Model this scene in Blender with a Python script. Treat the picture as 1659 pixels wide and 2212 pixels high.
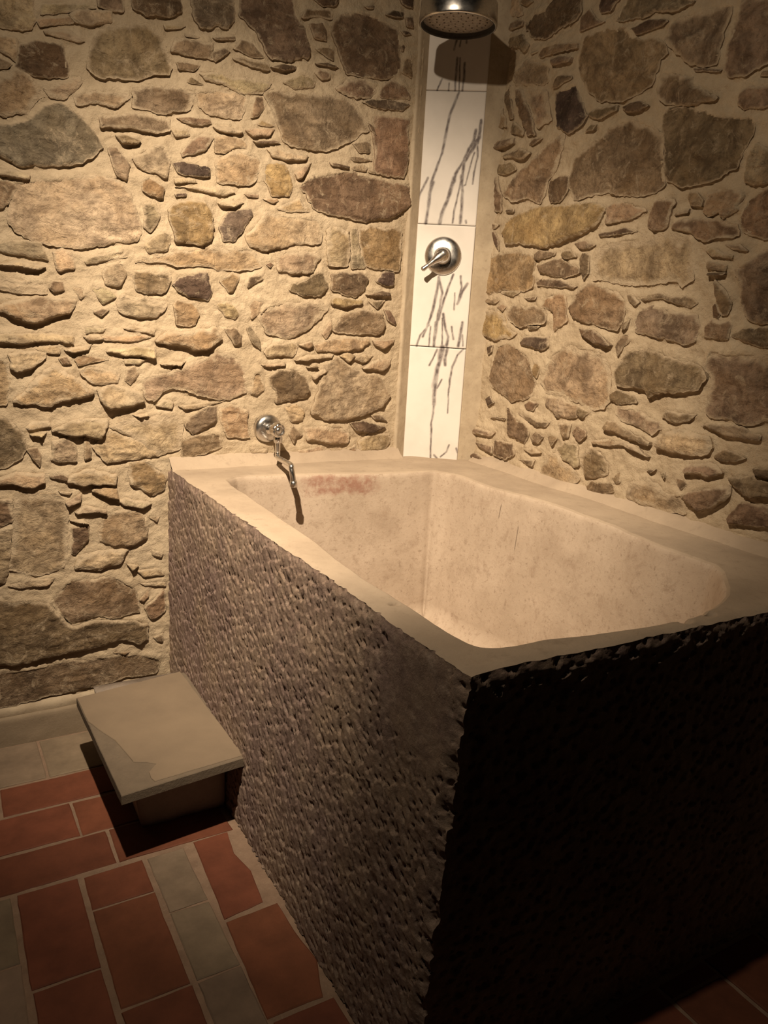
import bpy, math, random
import numpy as np
from mathutils import Matrix, Vector
from mathutils.geometry import delaunay_2d_cdt

# ---------------------------------------------------------------- scene reset
for o in list(bpy.data.objects):
    bpy.data.objects.remove(o)
SC = bpy.context.scene
COL = SC.collection
random.seed(7)
RNG = np.random.default_rng(11)

# ---------------------------------------------------------------- camera
W, H = 1659.0, 2212.0
CX, CY = W / 2, H / 2
F = 1700.78
# rows: world x (along left wall), y (along right wall), z up, in camera axes (right, down, forward)
R = np.array([[0.86511392, -0.07892472, 0.49532696],
              [-0.49847282, -0.2449582, 0.83157701],
              [0.05570242, -0.96631588, -0.25125857]])
C = np.array([0.0, 0.0, 1.45])
cd = bpy.data.cameras.new('camera')
cd.sensor_fit = 'HORIZONTAL'
cd.sensor_width = 36.0
cd.lens = F / W * 36.0
cd.clip_start = 0.02
cam = bpy.data.objects.new('camera', cd)
COL.objects.link(cam)
M = np.eye(4)
M[:3, 0] = R[:, 0]
M[:3, 1] = -R[:, 1]
M[:3, 2] = -R[:, 2]
M[:3, 3] = C
cam.matrix_world = Matrix(M.tolist())
SC.camera = cam

# ---------------------------------------------------------------- light
wd = bpy.data.worlds.new('dim_room')
SC.world = wd
wd.use_nodes = True
wb = wd.node_tree.nodes['Background']
wb.inputs[0].default_value = (1.0, 0.72, 0.5, 1)
wb.inputs[1].default_value = 0.003
LPOS = (0.10, 1.01, 2.75)
LAIM = (0.87, 1.97, 1.44)
# one reflector lamp: its beam and the wide spill around it
for nm, pw, ang in (('ceiling_spotlight', 500, 68), ('ceiling_spotlight_spill', 70, 124)):
    ld = bpy.data.lights.new(nm, 'SPOT')
    ld.energy = pw
    ld.color = (1.0, 0.81, 0.585)
    ld.spot_size = math.radians(ang)
    ld.spot_blend = 1.0
    ld.shadow_soft_size = 0.022
    lo = bpy.data.objects.new(nm, ld)
    COL.objects.link(lo)
    lo.location = LPOS
    lo.rotation_euler = (Vector(LAIM) - Vector(LPOS)).to_track_quat('-Z', 'Y').to_euler()

SC.view_settings.view_transform = 'Standard'
SC.view_settings.look = 'None'
SC.view_settings.gamma = 1.0
SC.view_settings.use_curve_mapping = False
SC.view_settings.exposure = 0.0

# ---------------------------------------------------------------- the place, measured (metres)
YW = 2.572      # left wall face (runs along x)
XW = 1.842      # right wall face (runs along y)
HB = 0.8945     # bath rim height


def ray(p):
    return R @ np.array([p[0] - CX, p[1] - CY, F])


def onz(p, z):
    d = ray(p)
    return C + d * ((z - C[2]) / d[2])


def ony(p, y):
    d = ray(p)
    return C + d * ((y - C[1]) / d[1])


def onx(p, x):
    d = ray(p)
    return C + d * ((x - C[0]) / d[0])


def proj(q):
    v = R.T @ (np.asarray(q, float) - C)
    return CX + F * v[0] / v[2], CY + F * v[1] / v[2]


# ---------------------------------------------------------------- numeric helpers
def _hash(ix, iy, seed):
    h = (ix.astype(np.int64) * 374761393 + iy.astype(np.int64) * 668265263 + seed * 974634777) & 0xFFFFFFFF
    h = ((h ^ (h >> 13)) * 1274126177) & 0xFFFFFFFF
    h = h ^ (h >> 16)
    return (h & 0xFFFFFF) / float(0xFFFFFF)


def vnoise(x, y, seed=0):
    x = np.asarray(x, float); y = np.asarray(y, float)
    ix = np.floor(x); iy = np.floor(y)
    fx = x - ix; fy = y - iy
    fx = fx * fx * (3 - 2 * fx); fy = fy * fy * (3 - 2 * fy)
    a = _hash(ix, iy, seed); b = _hash(ix + 1, iy, seed)
    c = _hash(ix, iy + 1, seed); d = _hash(ix + 1, iy + 1, seed)
    return (a + (b - a) * fx) * (1 - fy) + (c + (d - c) * fx) * fy


def fbm(x, y, seed=0, octv=4):
    s = 0; a = 0.5; t = 0
    for i in range(octv):
        s = s + a * (vnoise(x, y, seed + i * 17) - 0.5) * 2
        t += a; a *= 0.5
        x = x * 2.03 + 3.1; y = y * 2.03 + 1.7
    return s / t


def sstep(a, b, x):
    t = np.clip((x - a) / (b - a), 0, 1)
    return t * t * (3 - 2 * t)


def pip(px, py, poly):
    """points in polygon (vectorised)"""
    ins = np.zeros(np.shape(px), bool)
    n = len(poly)
    j = n - 1
    for i in range(n):
        xi, yi = poly[i]; xj, yj = poly[j]
        if yi != yj:
            c = ((yi > py) != (yj > py)) & (px < (xj - xi) * (py - yi) / (yj - yi) + xi)
            ins ^= c
        j = i
    return ins


def edge_dist(px, py, poly):
    d = np.full(np.shape(px), 1e9)
    n = len(poly)
    for i in range(n):
        ax, ay = poly[i]; bx, by = poly[(i + 1) % n]
        vx, vy = bx - ax, by - ay
        l2 = vx * vx + vy * vy + 1e-12
        t = np.clip(((px - ax) * vx + (py - ay) * vy) / l2, 0, 1)
        d = np.minimum(d, np.hypot(px - ax - t * vx, py - ay - t * vy))
    return d


def resample(poly, step, closed=True):
    P = np.asarray(poly, float)
    Q = np.vstack([P, P[:1]]) if closed else P
    seg = np.linalg.norm(np.diff(Q, axis=0), axis=1)
    L = np.concatenate([[0], np.cumsum(seg)])
    n = max(6 if closed else 2, int(round(L[-1] / step)))
    s = np.linspace(0, L[-1], n, endpoint=not closed)
    return np.stack([np.interp(s, L, Q[:, k]) for k in range(P.shape[1])], 1)


def resample_sharp(poly, step):
    """closed outline, corners kept"""
    P = np.asarray(poly, float)
    out = []
    for i in range(len(P)):
        a = P[i]; c = P[(i + 1) % len(P)]
        n = max(1, int(round(np.linalg.norm(c - a) / step)))
        out += [a + (c - a) * k / n for k in range(n)]
    return np.array(out)


def chaikin(poly, it=1, k=0.22):
    P = np.asarray(poly, float)
    for _ in range(it):
        N = np.roll(P, -1, axis=0)
        P = np.stack([P * (1 - k) + N * k, P * k + N * (1 - k)], 1).reshape(-1, P.shape[1])
    return P


# ---------------------------------------------------------------- object helpers
def finish(me, name, mat, parent=None, smooth=True, loc=None):
    if loc is not None:
        n = len(me.vertices)
        co = np.empty(n * 3)
        me.vertices.foreach_get('co', co)
        co = co.reshape(-1, 3) - np.asarray(loc)
        me.vertices.foreach_set('co', co.ravel())
    mats = mat if isinstance(mat, (list, tuple)) else [mat]
    for m in mats:
        me.materials.append(m)
    me.polygons.foreach_set('use_smooth', np.full(len(me.polygons), smooth))
    me.update()
    o = bpy.data.objects.new(name, me)
    COL.objects.link(o)
    if loc is not None:
        o.location = Vector([float(v) for v in loc])
    if parent is not None:
        o.parent = parent
        o.matrix_parent_inverse = Matrix.Translation(-parent.location)
    return o


def mesh(name, verts, faces, mat, parent=None, smooth=True, loc=None):
    me = bpy.data.meshes.new(name)
    me.from_pydata([tuple(map(float, v)) for v in verts], [], [tuple(int(i) for i in f) for f in faces])
    return finish(me, name, mat, parent, smooth, loc)


def fast_mesh(name, verts, quads, mat, parent=None, smooth=True, loc=None, tris=None, slots=None):
    me = bpy.data.meshes.new(name)
    V = np.asarray(verts, np.float32)
    me.vertices.add(len(V))
    me.vertices.foreach_set('co', V.ravel())
    q = np.asarray(quads, np.int32).reshape(-1, 4)
    t = np.asarray(tris if tris is not None else [], np.int32).reshape(-1, 3)
    loops = np.concatenate([q.ravel(), t.ravel()])
    me.loops.add(len(loops))
    me.loops.foreach_set('vertex_index', loops)
    me.polygons.add(len(q) + len(t))
    st = np.concatenate([np.arange(len(q)) * 4, len(q) * 4 + np.arange(len(t)) * 3]).astype(np.int32)
    me.polygons.foreach_set('loop_start', st)
    if slots is not None:
        me.polygons.foreach_set('material_index', np.asarray(slots, np.int32))
    me.update(calc_edges=True)
    me.validate()
    return finish(me, name, mat, parent, smooth, loc)


def grid_quads(nv, nu, off=0, flip=False):
    i = np.arange(nv - 1)[:, None] * nu + np.arange(nu - 1)[None, :]
    q = np.stack([i, i + 1, i + nu + 1, i + nu], -1).reshape(-1, 4) + off
    return q[:, ::-1] if flip else q


def tag(o, label=None, cat=None, group=None, kind=None):
    if label: o['label'] = label
    if cat: o['category'] = cat
    if group: o['group'] = group
    if kind: o['kind'] = kind
    return o


def empty(name, loc, label, cat):
    o = bpy.data.objects.new(name, None)
    COL.objects.link(o)
    o.location = Vector([float(v) for v in loc])
    o.empty_display_size = 0.05
    return tag(o, label, cat)


def frame_of(d):
    d = Vector(d).normalized()
    up = Vector((0, 0, 1)) if abs(d.z) < 0.95 else Vector((1, 0, 0))
    a = d.cross(up).normalized()
    b = a.cross(d).normalized()
    return d, a, b


def lathe(name, prof, org, axis, mat, parent=None, n=48):
    """prof: (radius, distance along axis)"""
    d, a, b = frame_of(axis)
    org = Vector(org)
    V = []
    for r, h in prof:
        for k in range(n):
            t = 2 * math.pi * k / n
            V.append(org + d * h + a * (math.cos(t) * max(r, 1e-5)) + b * (math.sin(t) * max(r, 1e-5)))
    Fc = []
    for i in range(len(prof) - 1):
        for k in range(n):
            k2 = (k + 1) % n
            Fc.append((i * n + k, i * n + k2, (i + 1) * n + k2, (i + 1) * n + k))
    Fc.append(tuple(range(n))[::-1])
    Fc.append(tuple(range((len(prof) - 1) * n, len(prof) * n)))
    return mesh(name, V, Fc, mat, parent)


def tube(name, pts, rad, mat, parent=None, n=20, sub=10):
    P = [Vector(p) for p in pts]
    rr = rad if isinstance(rad, (list, tuple)) else [rad] * len(P)
    Q = []; QR = []
    for i in range(len(P) - 1):
        p0 = P[max(i - 1, 0)]; p1 = P[i]; p2 = P[i + 1]; p3 = P[min(i + 2, len(P) - 1)]
        for k in range(sub):
            t = k / sub
            Q.append(0.5 * ((2 * p1) + (p2 - p0) * t + (2 * p0 - 5 * p1 + 4 * p2 - p3) * t * t + (3 * p1 - p0 - 3 * p2 + p3) * t ** 3))
            QR.append(rr[i] + (rr[i + 1] - rr[i]) * t)
    Q.append(P[-1]); QR.append(rr[-1])
    V = []; Fc = []
    _, a, b = frame_of(Q[1] - Q[0])
    for i, q in enumerate(Q):
        d = (Q[min(i + 1, len(Q) - 1)] - Q[max(i - 1, 0)]).normalized()
        a = (a - d * a.dot(d)).normalized(); b = d.cross(a)
        for k in range(n):
            t = 2 * math.pi * k / n
            V.append(q + a * (math.cos(t) * QR[i]) + b * (math.sin(t) * QR[i]))
    for i in range(len(Q) - 1):
        for k in range(n):
            k2 = (k + 1) % n
            Fc.append((i * n + k, i * n + k2, (i + 1) * n + k2, (i + 1) * n + k))
    Fc.append(tuple(range(n))[::-1]); Fc.append(tuple(range((len(Q) - 1) * n, len(Q) * n)))
    return mesh(name, V, Fc, mat, parent)


# ---------------------------------------------------------------- materials
class NT:
    def __init__(s, name):
        s.m = bpy.data.materials.new(name)
        s.m.use_nodes = True
        s.t = s.m.node_tree
        s.b = s.t.nodes['Principled BSDF']
        s.pos = s.t.nodes.new('ShaderNodeNewGeometry').outputs['Position']

    def n(s, typ, **kw):
        nd = s.t.nodes.new(typ)
        for k, v in kw.items():
            setattr(nd, k, v)
        return nd

    def link(s, a, b):
        s.t.links.new(a, b)

    def noise(s, scale, detail=4, rough=0.6, vec=None, dist=0.0):
        nd = s.n('ShaderNodeTexNoise')
        nd.inputs['Scale'].default_value = scale
        nd.inputs['Detail'].default_value = detail
        nd.inputs['Roughness'].default_value = rough
        nd.inputs['Distortion'].default_value = dist
        s.link(vec if vec is not None else s.pos, nd.inputs['Vector'])
        return nd.outputs['Fac']

    def stretch(s, sc):
        mp = s.n('ShaderNodeMapping')
        mp.inputs['Scale'].default_value = sc
        s.link(s.pos, mp.inputs['Vector'])
        return mp.outputs['Vector']

    def ramp(s, fac, a, b, va=0.0, vb=1.0):
        r = s.n('ShaderNodeMapRange')
        r.inputs['From Min'].default_value = a; r.inputs['From Max'].default_value = b
        r.inputs['To Min'].default_value = va; r.inputs['To Max'].default_value = vb
        r.clamp = True
        s.link(fac, r.inputs['Value'])
        return r.outputs['Result']

    def math(s, op, a, b):
        m = s.n('ShaderNodeMath', operation=op)
        for i, v in enumerate((a, b)):
            if isinstance(v, (int, float)): m.inputs[i].default_value = v
            else: s.link(v, m.inputs[i])
        return m.outputs[0]

    def mix(s, fac, a, b, mode='MIX'):
        m = s.n('ShaderNodeMix', data_type='RGBA', blend_type=mode)
        for sock, v in ((m.inputs[0], fac), (m.inputs[6], a), (m.inputs[7], b)):
            if isinstance(v, (int, float)): sock.default_value = v
            elif isinstance(v, tuple): sock.default_value = (*v[:3], 1)
            else: s.link(v, sock)
        return m.outputs[2]

    def base(s, c):
        if isinstance(c, tuple): s.b.inputs['Base Color'].default_value = (*c[:3], 1)
        else: s.link(c, s.b.inputs['Base Color'])

    def bump(s, hgt, strength, dist=0.01):
        b = s.n('ShaderNodeBump')
        b.inputs['Strength'].default_value = strength
        b.inputs['Distance'].default_value = dist
        s.link(hgt, b.inputs['Height'])
        s.link(b.outputs[0], s.b.inputs['Normal'])

    def done(s, rough=0.9, spec=0.25, metal=0.0):
        s.b.inputs['Roughness'].default_value = rough
        s.b.inputs['Specular IOR Level'].default_value = spec
        s.b.inputs['Metallic'].default_value = metal
        return s.m


MORTAR = (0.50, 0.405, 0.275)


def mat_mortar():
    t = NT('lime_mortar')
    c = t.mix(t.ramp(t.noise(7, 6, 0.65), 0.35, 0.68), (0.56, 0.455, 0.325), (0.45, 0.355, 0.245))
    c = t.mix(t.ramp(t.noise(45, 6, 0.75), 0.42, 0.74, 0, 0.5), c, (0.36, 0.275, 0.185))
    c = t.mix(t.ramp(t.noise(24, 6, 0.75, dist=0.6), 0.58, 0.72, 0, 0.5), c, (0.27, 0.20, 0.13))
    t.base(c)
    hh = t.math('ADD', t.noise(38, 6, 0.7), t.math('MULTIPLY', t.noise(160, 5, 0.75), 0.4))
    t.bump(hh, 0.8, 0.011)
    return t.done(0.95, 0.1)


def mat_stone():
    t = NT('rubble_stone')
    oi = t.n('ShaderNodeObjectInfo').outputs['Color']
    sm = t.n('ShaderNodeAttribute', attribute_name='smear').outputs['Fac']
    n1 = t.noise(13, 8, 0.68, dist=0.7)
    c = t.mix(t.ramp(n1, 0.40, 0.62), t.mix(1.0, oi, (0.60, 0.56, 0.53), 'MULTIPLY'), t.mix(1.0, oi, (1.40, 1.38, 1.34), 'MULTIPLY'))
    c = t.mix(t.ramp(t.noise(7, 4, 0.6), 0.45, 0.68, 0, 0.55), c, t.mix(1.0, oi, (1.16, 1.02, 0.82), 'MULTIPLY'))
    c = t.mix(t.ramp(t.noise(75, 6, 0.75), 0.50, 0.68, 0, 0.7), c, t.mix(1.0, oi, (0.40, 0.36, 0.33), 'MULTIPLY'))
    pale = t.ramp(t.noise(19, 9, 0.8, dist=1.1), 0.53, 0.66, 0, 0.75)
    c = t.mix(pale, c, (0.46, 0.365, 0.255))
    c = t.mix(t.math('MULTIPLY', sm, t.ramp(t.noise(60, 5, 0.7), 0.3, 0.55, 0.6, 1.0)), c, (0.49, 0.39, 0.275))
    t.base(c)
    vec = t.stretch((1, 1, 1.25))
    hh = t.math('ADD', t.noise(26, 8, 0.66, vec, 0.5), t.math('MULTIPLY', t.noise(150, 4, 0.7), 0.14))
    t.bump(hh, 0.95, 0.016)
    return t.done(0.9, 0.2)


def mat_bath_outer():
    t = NT('chiselled_bath_stone')
    c = t.mix(t.ramp(t.noise(5, 5), 0.38, 0.62), (0.245, 0.172, 0.148), (0.325, 0.237, 0.175))
    c = t.mix(t.ramp(t.noise(40, 6, 0.75), 0.49, 0.69, 0, 0.55), c, (0.47, 0.375, 0.31))
    c = t.mix(t.ramp(t.noise(28, 7, 0.75), 0.47, 0.66, 0, 0.65), c, (0.15, 0.10, 0.085))
    t.base(c)
    t.bump(t.noise(120, 7, 0.75), 0.7, 0.007)
    return t.done(0.8, 0.3)


def mat_bath_inner():
    t = NT('worn_bath_stone')
    c = t.mix(t.ramp(t.noise(4, 5), 0.35, 0.65), (0.49, 0.395, 0.31), (0.405, 0.32, 0.245))
    c = t.mix(t.ramp(t.noise(3.2, 8, 0.72, dist=0.3), 0.52, 0.68, 0, 0.55), c, (0.30, 0.225, 0.165))
    c = t.mix(t.ramp(t.noise(20, 8, 0.78, dist=0.4), 0.52, 0.68, 0, 0.7), c, (0.30, 0.22, 0.16))
    c = t.mix(t.ramp(t.noise(75, 6, 0.78), 0.55, 0.68, 0, 0.7), c, (0.22, 0.155, 0.11))
    # iron-red stain under the back rim
    sx = t.n('ShaderNodeSeparateXYZ'); t.link(t.pos, sx.inputs[0])
    wob = t.math('MULTIPLY', t.math('SUBTRACT', t.noise(24, 5, 0.7), 0.5), 0.16)
    xs = t.math('ADD', sx.outputs[0], wob)
    zs = t.math('ADD', sx.outputs[2], t.math('MULTIPLY', wob, 0.45))
    m = t.math('MULTIPLY', t.ramp(xs, 1.06, 1.12), t.ramp(xs, 1.36, 1.31))
    m = t.math('MULTIPLY', m, t.math('MULTIPLY', t.ramp(zs, 0.815, 0.835), t.ramp(zs, 0.892, 0.878)))
    m = t.math('MULTIPLY', m, t.ramp(sx.outputs[1], 2.25, 2.3))
    # hairline cracks in the long basin wall
    for pa, pb in (((1110, 1135), (1100, 1193)), ((1076, 1087), (1067, 1124))):
        A_ = onx(pa, 1.60); B_ = onx(pb, 1.59)
        k_ = (B_[1] - A_[1]) / (B_[2] - A_[2])
        yl = t.math('ADD', t.math('MULTIPLY', t.math('SUBTRACT', sx.outputs[2], float(A_[2])), float(k_)), float(A_[1]))
        dd = t.math('ABSOLUTE', t.math('ADD', t.math('SUBTRACT', sx.outputs[1], yl), t.math('MULTIPLY', wob, 0.03)), 0.0)
        mk = t.math('MULTIPLY', t.ramp(dd, 0.0026, 0.0010), t.ramp(sx.outputs[0], 1.50, 1.52))
        mk = t.math('MULTIPLY', mk, t.math('MULTIPLY', t.ramp(sx.outputs[2], float(B_[2]), float(B_[2]) + 0.01), t.ramp(sx.outputs[2], float(A_[2]), float(A_[2]) - 0.01)))
        c = t.mix(t.math('MULTIPLY', mk, 0.7), c, (0.10, 0.07, 0.05))
    c = t.mix(t.math('MULTIPLY', t.math('MULTIPLY', m, t.ramp(t.noise(45, 5, 0.7), 0.35, 0.6, 0.25, 1.0)), 0.75), c, (0.24, 0.105, 0.072))
    t.base(c)
    t.bump(t.noise(90, 6, 0.7), 0.35, 0.004)
    return t.done(0.8, 0.3)


def mat_simple(name, c1, c2, sc=12, speck=None, bump=0.3, bs=120, rough=0.85, spec=0.25, bd=0.004):
    t = NT(name)
    c = t.mix(t.ramp(t.noise(sc, 5), 0.35, 0.66), c1, c2)
    if speck:
        c = t.mix(t.ramp(t.noise(sc * 5, 6, 0.75), 0.55, 0.72, 0, 0.6), c, speck)
    t.base(c)
    t.bump(t.noise(bs, 5, 0.7), bump, bd)
    return t.done(rough, spec)


def mat_tinted(name, lo, hi, bump, rough, sc=10):
    """flat colour of the piece comes from the object colour"""
    t = NT(name)
    oi = t.n('ShaderNodeObjectInfo').outputs['Color']
    c = t.mix(t.ramp(t.noise(sc, 6, 0.65), 0.32, 0.68), t.mix(1.0, oi, (lo, lo, lo), 'MULTIPLY'), t.mix(1.0, oi, (hi, hi, hi), 'MULTIPLY'))
    t.base(c)
    t.bump(t.noise(90, 6, 0.7), bump, 0.004)
    return t.done(rough, 0.3)


def mat_marble():
    t = NT('veined_marble')
    a = t.n('ShaderNodeAttribute', attribute_name='vein').outputs['Fac']
    c = t.mix(t.ramp(t.noise(6, 4), 0.4, 0.7), (0.69, 0.64, 0.595), (0.61, 0.565, 0.52))
    v = t.math('MULTIPLY', a, t.ramp(t.noise(60, 4), 0.2, 0.6, 0.55, 1.0))
    c = t.mix(v, c, (0.105, 0.082, 0.080))
    t.base(c)
    return t.done(0.55, 0.25)


def mat_chrome():
    t = NT('worn_chrome')
    t.base(t.mix(t.ramp(t.noise(110, 5, 0.7), 0.45, 0.75, 0, 0.35), (0.66, 0.64, 0.62), (0.48, 0.45, 0.42)))
    t.link(t.ramp(t.noise(30, 4, 0.6), 0.35, 0.7, 0.22, 0.36), t.b.inputs['Roughness'])
    return t.done(0.2, 0.5, 1.0)


M_MORTAR = mat_mortar()
M_STONE = mat_stone()
M_BOUT = mat_bath_outer()
M_BIN = mat_bath_inner()
M_RIM = mat_simple('worn_bath_rim', (0.43, 0.342, 0.257), (0.35, 0.275, 0.205), 6, (0.27, 0.21, 0.155), 0.35, 110, 0.85)
M_CEMENT = mat_simple('smooth_cement', (0.47, 0.385, 0.28), (0.37, 0.295, 0.21), 14, (0.27, 0.21, 0.15))
M_GROUT = mat_simple('tile_grout', (0.30, 0.205, 0.145), (0.23, 0.155, 0.11), 20, (0.36, 0.27, 0.20), 0.6, 160)
M_SKIRT = mat_simple('cement_skirting', (0.27, 0.21, 0.148), (0.225, 0.175, 0.122), 9, (0.31, 0.25, 0.185))
M_TILE = mat_tinted('floor_tile', 0.78, 1.2, 0.25, 0.75)
M_SLATE = mat_simple('slate_slab', (0.235, 0.18, 0.127), (0.205, 0.157, 0.112), 8, None, 0.15, 140, 0.7)
M_SLATE_RAW = mat_simple('flaked_slate', (0.155, 0.122, 0.09), (0.185, 0.145, 0.106), 22, (0.12, 0.10, 0.08), 0.5, 120, 0.8)
M_BLOCK = mat_simple('grey_stone_block', (0.34, 0.28, 0.235), (0.40, 0.33, 0.275), 15, (0.26, 0.21, 0.18), 0.5, 100)
M_MARBLE = mat_marble()
M_CHROME = mat_chrome()
M_DARK = mat_simple('dark_lip_reflection', (0.03, 0.028, 0.026), (0.05, 0.045, 0.04), 60, None, 0.1)  # near-black colour standing in for the dark reflection on the shower lip
M_SPRAY = mat_simple('scaled_spray_face', (0.42, 0.37, 0.32), (0.20, 0.17, 0.145), 120, (0.60, 0.54, 0.47), 0.4, 260, 0.4, 0.5)

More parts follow.
